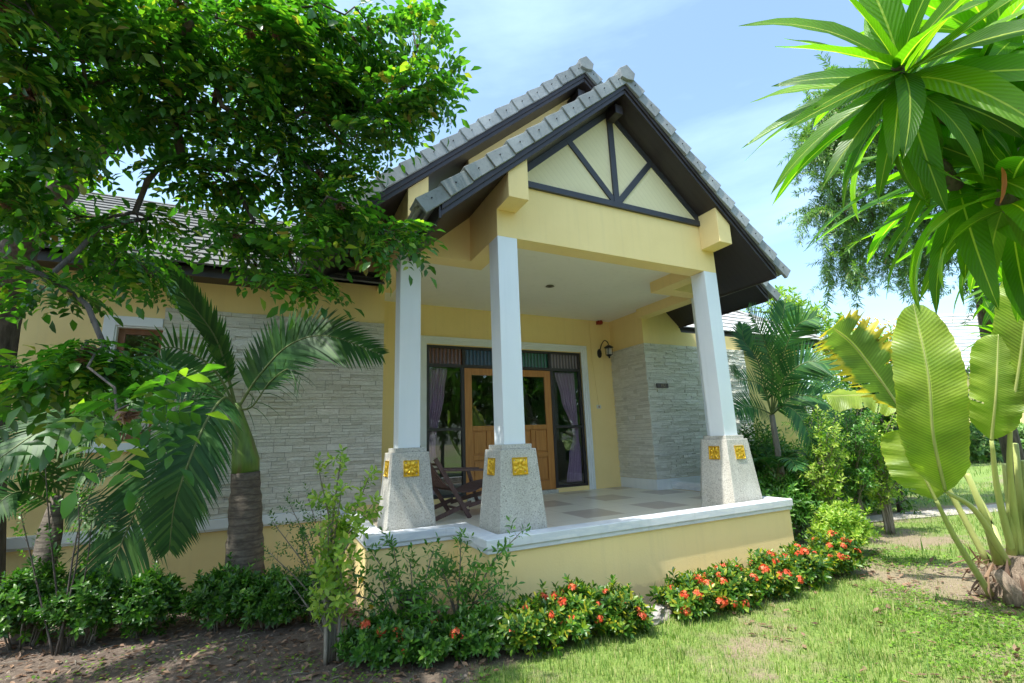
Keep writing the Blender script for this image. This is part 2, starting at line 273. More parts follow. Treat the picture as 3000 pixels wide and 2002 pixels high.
def leaf(L, W, fold=.25, droop=.1, wide=.45):
    V = [(0, 0, 0), (-W/2, L*wide, fold*W*.5), (W/2, L*wide, fold*W*.5), (0, L*wide, 0), (0, L, -droop*L), (-W*.33, L*.78, fold*W*.3-droop*L*.5), (W*.33, L*.78, fold*W*.3-droop*L*.5), (0, L*.78, -droop*L*.5)]
    F = [(0, 3, 1), (0, 2, 3), (1, 3, 7), (1, 7, 5), (3, 2, 6), (3, 6, 7), (5, 7, 4), (7, 6, 4)]
    return np.array(V, float), np.array(F), np.array([(.5, 0), (0, wide), (1, wide), (.5, wide), (.5, 1), (.2, .8), (.8, .8), (.5, .8)])
def tube(path, rad, seg=6, closed=True):
    P = np.asarray(path, float); n = len(P); rad = np.broadcast_to(rad, (n,)); V = []; ref = np.array([.31, .17, .93])
    for i in range(n):
        d = nrm(P[min(i+1, n-1)]-P[max(i-1, 0)]); a = nrm(np.cross(d, ref)) if abs(d@ref) < .97 else nrm(np.cross(d, [1, 0, 0])); b = np.cross(d, a)
        for k in range(seg): q = 2*math.pi*k/seg; V.append(P[i]+rad[i]*(math.cos(q)*a+math.sin(q)*b))
    F = []
    for i in range(n-1):
        for k in range(seg):
            a, b = i*seg+k, i*seg+(k+1) % seg; F += [(a, b, b+seg), (a, b+seg, a+seg)]
    V += [P[0], P[-1]]
    for k in range(seg): F += [(n*seg, (k+1) % seg, k), (n*seg+1, (n-1)*seg+k, (n-1)*seg+(k+1) % seg)]
    return np.array(V), np.array(F), np.zeros((len(V), 2))
def bez(pts, n=12):
    """Catmull-Rom through pts"""
    P = [np.asarray(p, float) for p in pts]; P = [2*P[0]-P[1]]+P+[2*P[-1]-P[-2]]; out = []; m = len(P)-3
    for q in np.linspace(0, m-1e-6, n):
        i = int(q); t = q-i; a, b, c, d = P[i:i+4]; out.append(.5*((2*b)+(-a+c)*t+(2*a-5*b+4*c-d)*t*t+(-a+3*b-3*c+d)*t**3))
    return np.array(out)
# ================================================================== HOUSE
W = 3.6; w = .255; XC = 1.8; HB = 4.012; HS = 1.624; YB = .872; YW = 2.56; YD = 3.61; FL = .64; SL = .885
XLB, XRB = -.925, 4.525; RX0, RX1 = -.79, 4.39
house = empty('house', (1.8, 2.5, 0), 'yellow single-storey house with grey tiled gables, pillared porch and pale stone panels', 'house')
# --- walls
b = MB(); b.box(-12, -4.04, YW, 2.95, 0, 3.98); b.box(-4.04, -3.55, YW, 2.95, 0, 1.82); b.box(-4.04, -3.55, YW, 2.95, 3.23, 3.98)
b.box(-3.55, RX0, YW, YD+.2, 0, 3.98); b.prism([(-1.78, 3.98), (RX0, 3.98), (RX0, 7.11-SL*(XC-RX0)+.02), (-1.72, 3.99)], YW, YD+.2, 'y'); b.build('wall', YELLOW, house)
b = MB(); b.box(RX1, 7.31, YW, 3.9, 0, 3.80); b.prism([(RX1, 3.80), (5.46, 3.80), (5.40, 7.11-SL*3.6+.02), (RX1, 7.11-SL*(RX1-XC)+.02)], YW, 3.9, 'y'); b.build('wall', YELLOW, house)
b = MB(); b.box(5.46, 7.5, YW+.05, 3.03, 3.805, 3.84); b.build('soffit', SOFF, house)
b = MB(); b.box(RX0, .18, YD, YD+.2, 0, 4.3); b.box(3.56, RX1, YD, YD+.2, 0, 4.3); b.box(.18, 3.56, YD, YD+.2, 3.45, 4.3); b.box(.18, .92, YD, YD+.2, FL-.2, .72); b.box(2.80, 3.56, YD, YD+.2, FL-.2, .72); b.box(.92, 2.80, YD+.004, YD+.2, FL-.2, .70); b.build('wall', YELLOW, house)
b = MB(); b.box(7.31, 10.9, 3.55, 3.9, 0, 4.0); b.box(10.7, 10.9, 3.9, 9, 0, 4.0); b.build('wall', YELLOW, house)
# dark room behind the doors so that the glass looks into a real interior
b = MB(); b.box(-.6, 4.2, 7.6, 7.7, .6, 3.6); b.box(-.7, -.6, YD+.2, 7.7, .6, 3.6); b.box(4.2, 4.3, YD+.2, 7.7, .6, 3.6); b.box(-.7, 4.3, YD+.2, 7.7, 3.6, 3.7); b.box(-.7, 4.3, YD+.2, 7.7, .5, .6)
b.build('room_interior', painted('interior_paint', (.32, .28, .2), (.38, .33, .25), .8, .1), house)
b = MB(); b.box(-6.5, -3.6, 3.4, 3.5, 1, 3.6); b.build('room_interior', painted('dim_interior_paint', (.08, .07, .06), (.1, .09, .08), .8, .1), house)
# --- foundation band
b = MB(); b.box(-12, XLB-.35, YW-.07, YW, .725, .845); b.box(-12, XLB-.35, YW-.045, YW, .70, .725); b.build('foundation_band', BAND, house, .006); b = MB(); b.box(7.31, 10.96, 3.49, 3.55, .725, .845); b.build('foundation_band', BAND, house, .006)
b = MB(); b.box(RX1-.03, 7.34, YW-.03, YW, FL, .84); b.box(RX1-.03, RX1, YW, YD, FL, .84); b.build('skirting', BAND, house, .004)
# --- porch base, coping, floor
def offs(o):
    return [(XLB-o, YW), (XLB-o, YB-o), (-o, YB-o), (-o, -o), (W+o, -o), (W+o, YB-o), (XRB+o, YB-o), (XRB+o, YW)]
PB = MB(); PB.prism(offs(.355), 0, .590, 'z')
def ring(o0, o1, z0, z1):
    A, B = offs(o0), offs(o1); b = MB(); n = len(A)
    vs = [(x, y, z) for z in (z0, z1) for (x, y) in A+B]; f = []
    for i in range(n-1):
        a, c, d, e = i, i+1, n+i+1, n+i; k = 2*n
        f += [(a, c, d, e), (a+k, e+k, d+k, c+k), (a, a+k, c+k, c), (e, d, d+k, e+k)]
    f += [(0, n, 3*n, 2*n), (n-1, 3*n-1, 4*n-1, 2*n-1)]; b.add(vs, f); return b
PB.add(*(lambda q: (q.v, q.f))(ring(.355, .22, .590, .646))); PB.build('porch_base', YELLOW, house)
ring(.394, .19, .690, .778).build('coping', MARB, house, .008)
ring(.378, .20, .646, .690).build('coping_moulding', MARB, house, .006)
b = MB(); b.prism([(x, y) for x, y in offs(.21)[1:7]]+[(XRB+.21, YW), (RX1, YW), (RX1, YD), (RX0, YD), (RX0, YW), (XLB-.21, YW)], .60, FL, 'z'); b.build('porch_floor', FLOORM, house)
b = MB(); b.box(.92, 2.80, YD-.05, YD+.06, FL, .705); b.build('door_sill', TERR, house, .004)
# --- ledge stone cladding: individual stones
def cladding(x0, x1, z0, z1, place, rowh=.068, seed=1, rag=None):
    r = random.Random(seed); mb = MB(); z = z0; row = 0
    while z < z1-.005:
        h = min(r.choice([.04, .055, .07, .085, .1])*rowh/.075, z1-z)
        if z1-z-h < .03: h = z1-z
        x = x0-(r.random()*.15 if row % 2 and not rag else 0)
        while x < x1-1e-4:
            L = r.uniform(.10, .40); 
            if x1-x-L < .08: L = x1-x
            xa, xb = max(x, x0), min(x+L, x1)
            if xb > xa+.01:
                nsub = 2 if r.random() < .35 and h > .06 else 1
                for k in range(nsub):
                    za, zb = z+h*k/nsub, z+h*(k+1)/nsub; g = .0022; d = r.uniform(.014, .038); dz = r.uniform(-.004, .004); dd = [d+r.uniform(-.008, .008) for _ in range(4)]
                    q = [place(xa+g, za+g+dz*.0, 0), place(xb-g, za+g, 0), place(xb-g, zb-g, 0), place(xa+g, zb-g, 0), place(xa+g, za+g, dd[0]), place(xb-g, za+g, dd[1]), place(xb-g, zb-g, dd[2]), place(xa+g, zb-g, dd[3])]
                    mb.add(q, [(0, 3, 2, 1), (4, 5, 6, 7), (0, 1, 5, 4), (1, 2, 6, 5), (2, 3, 7, 6), (3, 0, 4, 7)])
            x += L
        z += h; row += 1
    return mb
def clad(x0, x1, z0, z1, place, bk, **k):
    o = cladding(x0, x1, z0, z1, place, **k).build('stone_cladding', STONE, house); return o
clad(-3.56, RX0-.002, .848, 3.50, lambda x, z, d: (x, YW-.004-d, z), 0, seed=3)
clad(RX1-.028, 7.31, .845, 3.50, lambda x, z, d: (x, YW-.004-d, z), 0, seed=5, rowh=.054)
clad(YW-.03, YD-.002, .845, 3.50, lambda y, z, d: (RX1-.004-d, y, z), 0, seed=6, rowh=.06)
b = MB(); b.box(-3.555, RX0-.004, YW-.006, YW, .85, 3.495); b.build('stone_grout', GROUT, house); b = MB(); b.box(RX1, 7.305, YW-.006, YW, .85, 3.495); b.box(RX1-.006, RX1, YW, YD, .85, 3.495); b.build('stone_grout', GROUT, house)
# --- columns
def column(x, y, tiles):
    b = MB(); b.box(x, x+w, y, y+w, HS, HB); c = b.build('column', COLW, house, .004)
    b = MB()
    def fr(o0, z0, o1, z1):
        b.add([(x-o0, y-o0, z0), (x+w+o0, y-o0, z0), (x+w+o0, y+w+o0, z0), (x-o0, y+w+o0, z0), (x-o1, y-o1, z1), (x+w+o1, y-o1, z1), (x+w+o1, y+w+o1, z1), (x-o1, y+w+o1, z1)],
              [(0, 3, 2, 1), (4, 5, 6, 7), (0, 1, 5, 4), (1, 2, 6, 5), (2, 3, 7, 6), (3, 0, 4, 7)])
    fr(.155, FL, .082, 1.575); fr(.05, 1.575, .05, HS); cb = b.build('column_base', TERR, c, .006)
    cb.location = (0, 0, 0)
    for face in tiles:
        t_ = (1.40-FL)/(1.575-FL); off = .155+(.082-.155)*t_; lean = (.155-.082)/(1.575-FL)
        n = 26; S = .088; V = []; 
        for j in range(n+1):
            for i in range(n+1):
                u, v = -1+2*i/n, -1+2*j/n; r = math.hypot(u, v); a = math.atan2(v, u)
                edge = 1 if max(abs(u), abs(v)) > .9 else 0
                pet = max(0, math.cos(2*a+math.pi/2*1.0))if False else abs(math.sin(2*a))
                h = .014*edge+(0 if edge else (.018*math.exp(-((r-.62)/.3)**2)*pet**.7-.010*math.exp(-((abs(math.sin(2*a))-1)/.03)**2)*(.3 < r < 1.0)+.017*math.exp(-(r/.17)**2)+.006*abs(math.cos(2*a))*math.exp(-((r-.45)/.2)**2)))
                uu, zz = u*S, 1.40+v*S; dep = off-(v*S)*lean+.0015+h*.8
                V.append((x+w/2+uu, y-dep, zz) if face == 'front' else (x-dep, y+w/2+uu, zz))
        F = [(j*(n+1)+i, j*(n+1)+i+1, (j+1)*(n+1)+i+1, (j+1)*(n+1)+i) for j in range(n) for i in range(n)]
        # rim so the tile has thickness
        k = len(V); rim = [i for i in range(n+1)]+[(j+1)*(n+1)-1 for j in range(1, n+1)]+[n*(n+1)+i for i in range(n-1, -1, -1)]+[j*(n+1) for j in range(n-1, 0, -1)]
        V += [(V[q][0], V[q][1]+.03, V[q][2]) if face == 'front' else (V[q][0]+.03, V[q][1], V[q][2]) for q in rim]
        F += [(rim[i], rim[(i+1) % len(rim)], k+(i+1) % len(rim), k+i) for i in range(len(rim))]
        m_ = MB(); m_.add(V, F); o = m_.build('gold_tile', GOLD, c, smooth=False); o.location = (0, 0, 0)
for (x, y) in ((0, 0), (W-w, 0), (XLB, YB), (XRB-w, YB)): column(x, y, ('front', 'left'))
for o in list(COL.objects):
    if o.parent and o.parent.name.startswith('column'): o.location = (0, 0, 0)
# --- beams and gable walls
SF = 6.24; SBk = 7.11       # soffit level at the ridge line, front and back gable
def sof(z0, x): return z0-SL*abs(x-XC)
b = MB()
b.prism([(0, HB), (W, HB), (W, sof(SF, W)), (XC, SF), (0, sof(SF, 0))], 0, w, 'y')
b.build('gable_wall', YELLOW, house, .003)
for x0_ in (0, W-w): b = MB(); b.box(x0_, x0_+w, w, YB+w, HB, 4.9); b.build('beam', YELLOW, house)
b = MB()
b.prism([(XLB, HB), (0, HB), (0, 5.2), (XLB, sof(SBk, XLB))], YB, YB+w, 'y'); b.prism([(W, HB), (XRB, HB), (XRB, sof(SBk, XRB)), (W, 5.2)], YB, YB+w, 'y')
b.prism([(0, 4.9), (W, 4.9), (W, sof(SBk, W)), (XC, SBk), (0, sof(SBk, 0))], YB, YB+w, 'y'); b.build('gable_wall', YELLOW, house)
for x0_ in (XLB, XRB-w): b = MB(); b.box(x0_, x0_+w, YB+w, YW, HB, 4.7); b.build('beam', YELLOW, house)
def outlooker(x0, x1, y, z0, S0):
    b = MB(); b.prism([(x0, z0), (x1, z0), (x1, sof(S0, x1)-.003), (x0, sof(S0, x0)-.003)], y-.337, y-.001, 'y'); b.build('outlooker', YELLOW, house, .005)
for x0 in (0, W-w): outlooker(x0, x0+w, 0, 4.34, SF)
for x0 in (XLB, XRB-w): outlooker(x0, x0+w, YB, 4.34, SBk)
b = MB(); b.prism([(w+.01, 4.79), (W-w-.01, 4.79), (W-w-.01, sof(SF, W-w)-.02), (XC, SF-.02), (w+.01, sof(SF, w)-.02)], -.006, 0, 'y'); b.build('gable_panel', PANEL, house)
def tb(a, c, wd): b = MB(); b.bar((a[0], -.018, a[1]), (c[0], -.018, c[1]), wd, .036, (0, 1, 0)); b.build('gable_timber', TIMB, house)
b = MB(); b.box(w+.003, W-w-.003, -.040, 0, 4.71, 4.79); b.build('gable_timber', TIMB, house)
b = MB(); b.box(XC-.045, XC+.045, -.034, -.006, 4.79, 6.12); b.build('gable_timber', TIMB, house)
def strut(x0, z0, x1, z1, wd):
    d = np.array([x1-x0, z1-z0]); d /= np.linalg.norm(d); n_ = np.array([-d[1], d[0]])*wd/2
    b = MB(); b.prism([(x0-n_[0], z0-n_[1]), (x1-n_[0], z1-n_[1]), (x1+n_[0], z1+n_[1]), (x0+n_[0], z0+n_[1])], -.028, -.006, 'y'); b.build('gable_timber', TIMB, house)
strut(XC-.03, 4.79, 1.06, 5.56, .085); strut(XC+.03, 4.79, 2.50, 5.56, .085)
for s in (-1, 1):
    b = MB(); P = [(XC, SF-.11), (XC+s*1.57, SF-.11-SL*1.57), (XC+s*1.57, SF-SL*1.57-.002), (XC, SF-.002)]; b.prism(P, -.024, -.006, 'y'); b.build('gable_timber', TIMB, house)
# --- ceiling
b = MB(); b.box(w, W-w, w, YB+w, 4.197, 4.25); b.prism([(XLB+w, YB+w), (XRB-w, YB+w), (XRB-w, YW), (RX1, YW), (RX1, YD), (RX0, YD), (RX0, YW), (XLB+w, YW)], 4.197, 4.25, 'z'); b.build('porch_ceiling', CEIL, house)
# --- roofs
def gable_roof(S0, y0, y1, half, yv, nt, eave_y1):
    roof = MB()
    for s in (-1, 1):
        roof.prism([(XC, S0+.16), (XC+s*(half+.12), S0+.16-SL*(half+.12)), (XC+s*(half+.12), S0+.25-SL*(half+.12)), (XC, S0+.25)], y0+.10, y1, 'y')
    # stepped courses on the two slopes
    for s in (-1, 1):
        L = (half+.2)*math.sqrt(1+SL*SL); n = int(L/.335)
        for k in range(n):
            a, c = k*L/n, (k+1)*L/n+.04; cs, sn = 1/math.sqrt(1+SL*SL), SL/math.sqrt(1+SL*SL)
            def pt(q, h): return (XC+s*(q*cs+h*sn), S0+.25-q*sn+h*cs)
            roof.prism([pt(a, 0.002), pt(c, .012), pt(c, .045), pt(a, .025)], y0+.11, y1, 'y')
    r = roof.build('roof', TILE, house)
    b = MB()
    for s in (-1, 1): b.prism([(XC, S0), (XC+s*half, S0-SL*half), (XC+s*half, S0+.158-SL*half), (XC, S0+.158)], y0+.05, y1, 'y')
    b.build('soffit', SOFF, house)
    b = MB()
    for s in (-1, 1): b.prism([(XC, S0-.012), (XC+s*half, S0-SL*half-.012), (XC+s*half, S0+.19-SL*half), (XC, S0+.19)], y0+.022, y0+.046, 'y'); b.prism([(XC, S0+.05), (XC+s*half, S0-SL*half+.05), (XC+s*half, S0+.19-SL*half), (XC, S0+.19)], y0+.0, y0+.020, 'y')
    b.build('fascia', DARK, house, .004)
    for s in (-1, 1):
        b = MB(); xe = XC+s*half; b.box(min(xe, xe+s*.025), max(xe, xe+s*.025), y0+.022, eave_y1, S0-SL*half-.035, S0-SL*half+.15); b.build('eave_board', DARK, house)
    # verge tiles
    for s in (-1, 1):
        L = (half+.235)*math.sqrt(1+SL*SL); cs, sn = 1/math.sqrt(1+SL*SL), SL/math.sqrt(1+SL*SL); b = MB()
        for k in range(nt):
            a, c = k*L/nt+.004, (k+1)*L/nt+.004+random.uniform(-.003, .003); j = random.uniform(-.006, .006)
            def pt(q, h): return (XC+s*(q*cs+h*sn), S0+.25-q*sn+h*cs)
            lo = -.100
            P4 = [pt(a, lo+j), pt(c, lo+.004+j), pt(c, .078+j), pt(a, .052+j)]; ya, yb = y0-.026, y0-.048
            b.add([(P4[0][0], ya, P4[0][1]), (P4[1][0], yb, P4[1][1]), (P4[2][0], yb, P4[2][1]), (P4[3][0], ya, P4[3][1])]+[(q_[0], y0-.001, q_[1]) for q_ in P4], [(0, 1, 2, 3), (7, 6, 5, 4), (0, 4, 5, 1), (1, 5, 6, 2), (2, 6, 7, 3), (3, 7, 4, 0)])
            b.prism([pt(a, .018+j), pt(c, .045+j), pt(c, .076+j), pt(a, .050+j)], y0+.0, y0+.20, 'y')
            # nail head
            q = pt((a+c)/2+.02, -.01); b.prism([(q[0]+.008*math.cos(z), q[1]+.008*math.sin(z)) for z in np.linspace(0, 2*math.pi, 7)[:-1]], y0-.056, y0-.030, 'y', 1)
        b.build('verge_tile', [TILE, BLACK], house, .004)
    b = MB(); hexp = [(0, .135), (.135, .035), (.10, -.085), (0, -.10), (-.10, -.085), (-.135, .035)]
    yy = y0-.075
    b.prism([(XC+p, S0+.235+q) for p, q in hexp], yy, yy+.05, 'y')
    yy += .05
    while yy < y1:
        b.prism([(XC+p*.93, S0+.235+q*.93) for p, q in hexp], yy, min(yy+.31, y1), 'y'); b.prism([(XC+p*.99, S0+.235+q*.99) for p, q in hexp], min(yy+.31, y1), min(yy+.34, y1), 'y'); yy += .34
        if y1-yy < .05: break
    b.build('ridge_cap', TILE, house, .006)
gable_roof(SF, -.40, YB, 2.60, 0, 11, YB)
gable_roof(SBk, .45, 6.5, 3.60, 0, 15, 3.2)
b = MB(); b.box(XC-.06, XC+.06, -.24, -.03, SF-.22, SF-.09); b.build('ridge_beam', DARK, house); b = MB(); b.box(XC-.07, XC+.07, .56, YB, SBk-.24, SBk-.10); b.build('ridge_beam', DARK, house)
# wing roofs with stepped courses
def wing_roof(x0, x1, ye, ze, yr, pitch, mat, hipx=None, c=.30):
    L = (yr-ye)*math.sqrt(1+pitch*pitch); n = int(L/c); b = MB(); cs, sn = 1/math.sqrt(1+pitch**2), pitch/math.sqrt(1+pitch**2); r = random.Random(4)
    for k in range(n):
        a, e = k*L/n-.03, (k+1)*L/n
        def pt(q, h): return (ye+q*cs-h*sn, ze+q*sn+h*cs)
        xe = (x1-(pt(a, 0)[0]-ye)) if hipx else x1
        x = x0-(.17 if k % 2 else 0)
        while x < xe-.02:
            xx = min(x+.33, xe); j = r.uniform(-.002, .002); P = [pt(a, .02+j), pt(e, .0+j), pt(e, .02+j), pt(a, .045+j)]
            xa, xb = x+.0015, xx-.0015
            vs = [(xa, p[0], p[1]) for p in P]+[(xb-(0 if xx < xe or not hipx else 0), p[0], p[1]) for p in P]
            b.add(vs, [(0, 1, 2, 3), (7, 6, 5, 4), (0, 4, 5, 1), (1, 5, 6, 2), (2, 6, 7, 3), (3, 7, 4, 0)]); x = xx
    b.build('roof', mat, house)
    b = MB()
    if hipx:
        t = yr-ye; b.add([(x0, ye+.04, ze-.01), (x1-.04, ye+.04, ze-.01), (x1-t, yr, ze-.01+t*pitch), (x0, yr, ze-.01+t*pitch), (x0, ye+.04, ze-.03), (x1-.04, ye+.04, ze-.03), (x1-t, yr, ze-.03+t*pitch), (x0, yr, ze-.03+t*pitch)], [(0, 1, 2, 3), (7, 6, 5, 4), (0, 4, 5, 1), (1, 5, 6, 2), (2, 6, 7, 3), (3, 7, 4, 0)])
        b.add([(x1-.04, ye+.04, ze-.01), (x1-.04, yr+t, ze-.01), (x1-t, yr, ze+t*pitch), (x1-.04, ye+.04, ze-.05), (x1-.04, yr+t, ze-.05), (x1-t, yr, ze-.05+t*pitch)], [(0, 1, 2), (3, 5, 4), (0, 3, 4, 1), (1, 4, 5, 2), (2, 5, 3, 0)])
    else: b.add([(x0, ye+.04, ze-.01), (x1, ye+.04, ze-.01), (x1, yr, ze+(yr-ye)*pitch-.01), (x0, yr, ze+(yr-ye)*pitch-.01)], [(0, 1, 2, 3)])
    b.build('roof_underlay', DARK, house)
wing_roof(-12, -.9, 2.02, 3.94, 6.6, .62, TILE_SHADED)
b = MB(); b.box(-12, -1.78, 2.08, 2.11, 3.82, 3.945); b.build('fascia', DARK, house); b = MB(); b.box(-12, -1.8, 2.11, YW, 3.885, 3.91); b.build('soffit', SOFF, house)
wing_roof(5.2, 11.25, 2.93, 4.03, 5.9, .72, TILEW, hipx=True)
b = MB(); b.box(5.3, 11.2, 3.0, 3.03, 3.90, 4.03); b.box(11.17, 11.2, 3.03, 9, 3.90, 4.03); b.build('fascia', DARK, house); b = MB(); b.box(5.3, 11.17, 3.03, 3.55, 3.95, 3.97); b.build('soffit', SOFF, house)
b = MB(); n = 14
for k in range(n):
    t0 = k*2.97/n; b.bar((11.25-t0, 2.93+t0, 4.07+.72*t0), (11.25-t0-.24, 2.93+t0+.24, 4.07+.72*(t0+.24)+.02), .2, .05)
b.build('ridge_cap', TILEW, house)
# --- door set
b = MB()
for o0, o1, y0 in ((.0, .045, YD-.045), (.045, .09, YD-.03), (.09, .135, YD-.02)):
    x0, x1, z1 = .045+o0, 3.695-o0, 3.60-o0; t = o1-o0
    b.box(x0, x0+t, y0, YD+.02, FL, z1); b.box(x1-t, x1, y0, YD+.02, FL, z1); b.box(x0+t, x1-t, y0, YD+.02, z1-t, z1)
b.build('door_surround', BAND, house, .004)
b = MB(); fr = YD+.03
for x0, x1, z0, z1 in ((.18, .24, .72, 3.45), (3.50, 3.56, .72, 3.45), (.24, 3.50, 3.40, 3.45), (.24, 3.50, 3.045, 3.105), (.86, .92, .72, 3.045), (2.80, 2.86, .72, 3.045), (.24, .86, 1.88, 1.93), (2.86, 3.50, 1.88, 1.93), (.24, .86, .72, .77), (2.86, 3.50, .72, .77), (.885, .945, 3.105, 3.40), (2.775, 2.835, 3.105, 3.40), (1.845, 1.885, 3.105, 3.40)):
    b.box(x0, x1, fr, fr+.07, z0, z1)
b.build('door_frame', DARK, house, .003)
for x0, x1, c, nm in ((.24, .885, (.16, .06, .03), 'brown'), (.945, 1.845, (.02, .07, .14), 'blue'), (1.885, 2.775, (.015, .12, .06), 'green'), (2.835, 3.50, (.20, .16, .17), 'mauve')):
    b = MB(); b.box(x0, x1, fr+.03, fr+.045, 3.105, 3.40); o = b.build('transom_pane', m_ribglass(nm+'_ribbed_glass', c), house); o['label'] = nm+' ribbed glass pane over the door'
for x0, x1 in ((.24, .86), (2.86, 3.50)):
    b = MB(); b.box(x0, x1, fr+.035, fr+.041, .77, 1.88); b.build('side_window', GLASS, house); b = MB(); b.box(x0, x1, fr+.035, fr+.041, 1.93, 3.045); b.build('side_window', GLASS, house)
def door_leaf(x0, x1):
    st = .145; z0, z1 = .71, 3.042; b = MB(); y0, y1 = fr+.005, fr+.05
    b.box(x0, x0+st, y0, y1, z0, z1); b.box(x1-st, x1, y0, y1, z0, z1); b.box(x0+st, x1-st, y0, y1, 2.91, z1); b.box(x0+st, x1-st, y0, y1, 1.86, 1.955); b.box(x0+st, x1-st, y0, y1, z0, .88); b.box(x0+st, x1-st, y0, y1, 1.33, 1.42)
    mid = (x0+x1)/2; b.box(mid-.04, mid+.04, y0, y1, .88, 1.33); b.box(mid-.04, mid+.04, y0, y1, 1.42, 1.86); d = b.build('door', DOORW, house, .006)
    for px0, px1 in ((x0+st, mid-.04), (mid+.04, x1-st)):
        for pz0, pz1 in ((.88, 1.33), (1.42, 1.86)):
            p = MB(); p.box(px0, px1, y0+.022, y1-.008, pz0, pz1); p.box(px0+.03, px1-.03, y0+.008, y0+.022, pz0+.03, pz1-.03); q = p.build('door_panel', DOORW, d, .006); q.location = (0, 0, 0)
    p = MB(); p.box(x0+st, x1-st, y0+.02, y0+.026, 1.955, 2.91); q = p.build('glass_pane', GLASS, d); q.location = (0, 0, 0)
    return d
door_leaf(.923, 1.858); d2 = door_leaf(1.862, 2.797)
p = MB(); p.box(2.035-.16, 2.035-.14, fr-.05, fr-.035, 1.80, 1.84); p.box(1.885, 1.915, fr-.035, fr+.005, 1.74, 1.90); p.bar((1.90, fr-.045, 1.82), (2.01, fr-.045, 1.82), .018, .018); q = p.build('door_handle', GOLD, d2); q.location = (0, 0, 0)
# --- left window
b = MB(); b.box(-4.16, -4.04, YW-.035, YW, 1.80, 3.35); b.box(-4.04, -3.565, YW-.035, YW, 3.23, 3.35); b.box(-4.04, -4.02, YW-.02, YW+.08, 1.82, 3.23); b.box(-4.02, -3.55, YW-.02, YW+.08, 3.21, 3.23); b.box(-4.19, -3.45, YW-.075, YW+.06, 1.70, 1.80); wo = b.build('window', BAND, house, .006)
b = MB(); y0 = YW+.05
for x0, x1, z0, z1 in ((-4.02, -3.95, 1.82, 3.21), (-3.60, -3.55, 1.82, 3.21), (-3.95, -3.60, 3.14, 3.21), (-3.95, -3.60, 1.82, 1.92), (-3.95, -3.60, 2.42, 2.50)): b.box(x0, x1, y0, y0+.05, z0, z1)
q = b.build('window_sash', BROWN, wo); q.location = (0, 0, 0)
b = MB(); b.box(-3.95, -3.60, y0+.02, y0+.026, 1.92, 3.14); q = b.build('glass_pane', GLASS, wo); q.location = (0, 0, 0)
# --- curtains
def curtain(pts, y, lab):
    """pts: (z, xa, xb) rows from top down"""
    n = 60; rows = []; 
    for z in np.linspace(pts[0][0], pts[-1][0], 50):
        for (z1, a1, b1), (z0, a0, b0) in zip(pts[:-1], pts[1:]):
            if z0 <= z <= z1: t = (z1-z)/(z1-z0+1e-9); t = t*t*(3-2*t); rows.append((z, a1+(a0-a1)*t, b1+(b0-b1)*t)); break
    V = []; 
    for z, a, c in rows:
        wd = c-a
        for i in range(n+1):
            u = i/n; V.append((a+u*wd, y+.022*math.sin(u*38+.7*math.sin(z*2))*min(1, wd/.2)+.01*math.sin(u*13+z*3), z))
    F = [(j*(n+1)+i, j*(n+1)+i+1, (j+1)*(n+1)+i+1, (j+1)*(n+1)+i) for j in range(len(rows)-1) for i in range(n)]
    b = MB(); b.add(V, F); o = b.build('curtain', LAV, None, smooth=True); s = o.modifiers.new('th', 'SOLIDIFY'); s.thickness = .004; return tag(o, lab, 'curtain', 'curtains beside the front door')
curtain([(3.04, .25, .62), (2.6, .25, .56), (1.75, .25, .40), (1.6, .26, .38), (1.2, .26, .42), (.78, .27, .45)], YD+.145, 'lavender curtain tied back in the sidelight left of the double door')
curtain([(3.04, 2.98, 3.46), (2.5, 3.10, 3.46), (1.86, 3.32, 3.47), (1.74, 3.34, 3.46), (1.3, 3.22, 3.50), (.80, 3.14, 3.50)], YD+.145, 'lavender curtain tied back in the sidelight right of the double door')
# --- small fittings on the porch
lamp = empty('wall_lantern', (4.07, YD, 3.5), 'black curved-arm lantern on the yellow wall right of the door', 'wall lamp')
b = MB(); b.prism([(4.05+.055*math.cos(a), 3.46+.10*math.sin(a)) for a in np.linspace(0, 2*math.pi, 13)[:-1]], YD-.03, YD, 'y'); b.build('wall_plate', BLACK, lamp, .005)
g = G(); g.add(*tube(bez([(4.05, YD-.02, 3.46), (4.06, YD-.08, 3.62), (4.09, YD-.16, 3.72), (4.13, YD-.22, 3.68), (4.15, YD-.22, 3.62)], 14), .011, 6)); g.build('arm', BLACK, lamp, True)
g = G(); cx, cy = 4.15, YD-.22
def lathe(prof, cx, cy, seg=8):
    V = []; F = []
    for r, z in prof:
        for k in range(seg): a = 2*math.pi*k/seg; V.append((cx+r*math.cos(a), cy+r*math.sin(a), z))
    for i in range(len(prof)-1):
        for k in range(seg): a, c = i*seg+k, i*seg+(k+1) % seg; F += [(a, c, c+seg), (a, c+seg, a+seg)]
    return np.array(V), np.array(F), np.zeros((len(V), 2))
g.add(*lathe([(.0, 3.62), (.03, 3.61), (.10, 3.565), (.105, 3.555), (.07, 3.55)], cx, cy)); g.add(*lathe([(.07, 3.40), (.05, 3.38), (.02, 3.36), (.018, 3.33), (0, 3.32)], cx, cy))
for k in range(4): a = math.pi/4+k*math.pi/2; g.add(*tube([(cx+.068*math.cos(a), cy+.068*math.sin(a), 3.39), (cx+.075*math.cos(a), cy+.075*math.sin(a), 3.56)], .006, 4))
g.build('lantern_cage', BLACK, lamp); g = G(); g.add(*lathe([(.045, 3.40), (.058, 3.46), (.055, 3.54), (.02, 3.555)], cx, cy, 10)); k = NT('frosted_glass'); k.base((.5, .52, .5)); k.rough(.3); g.build('lamp_glass', k.m, lamp, True)
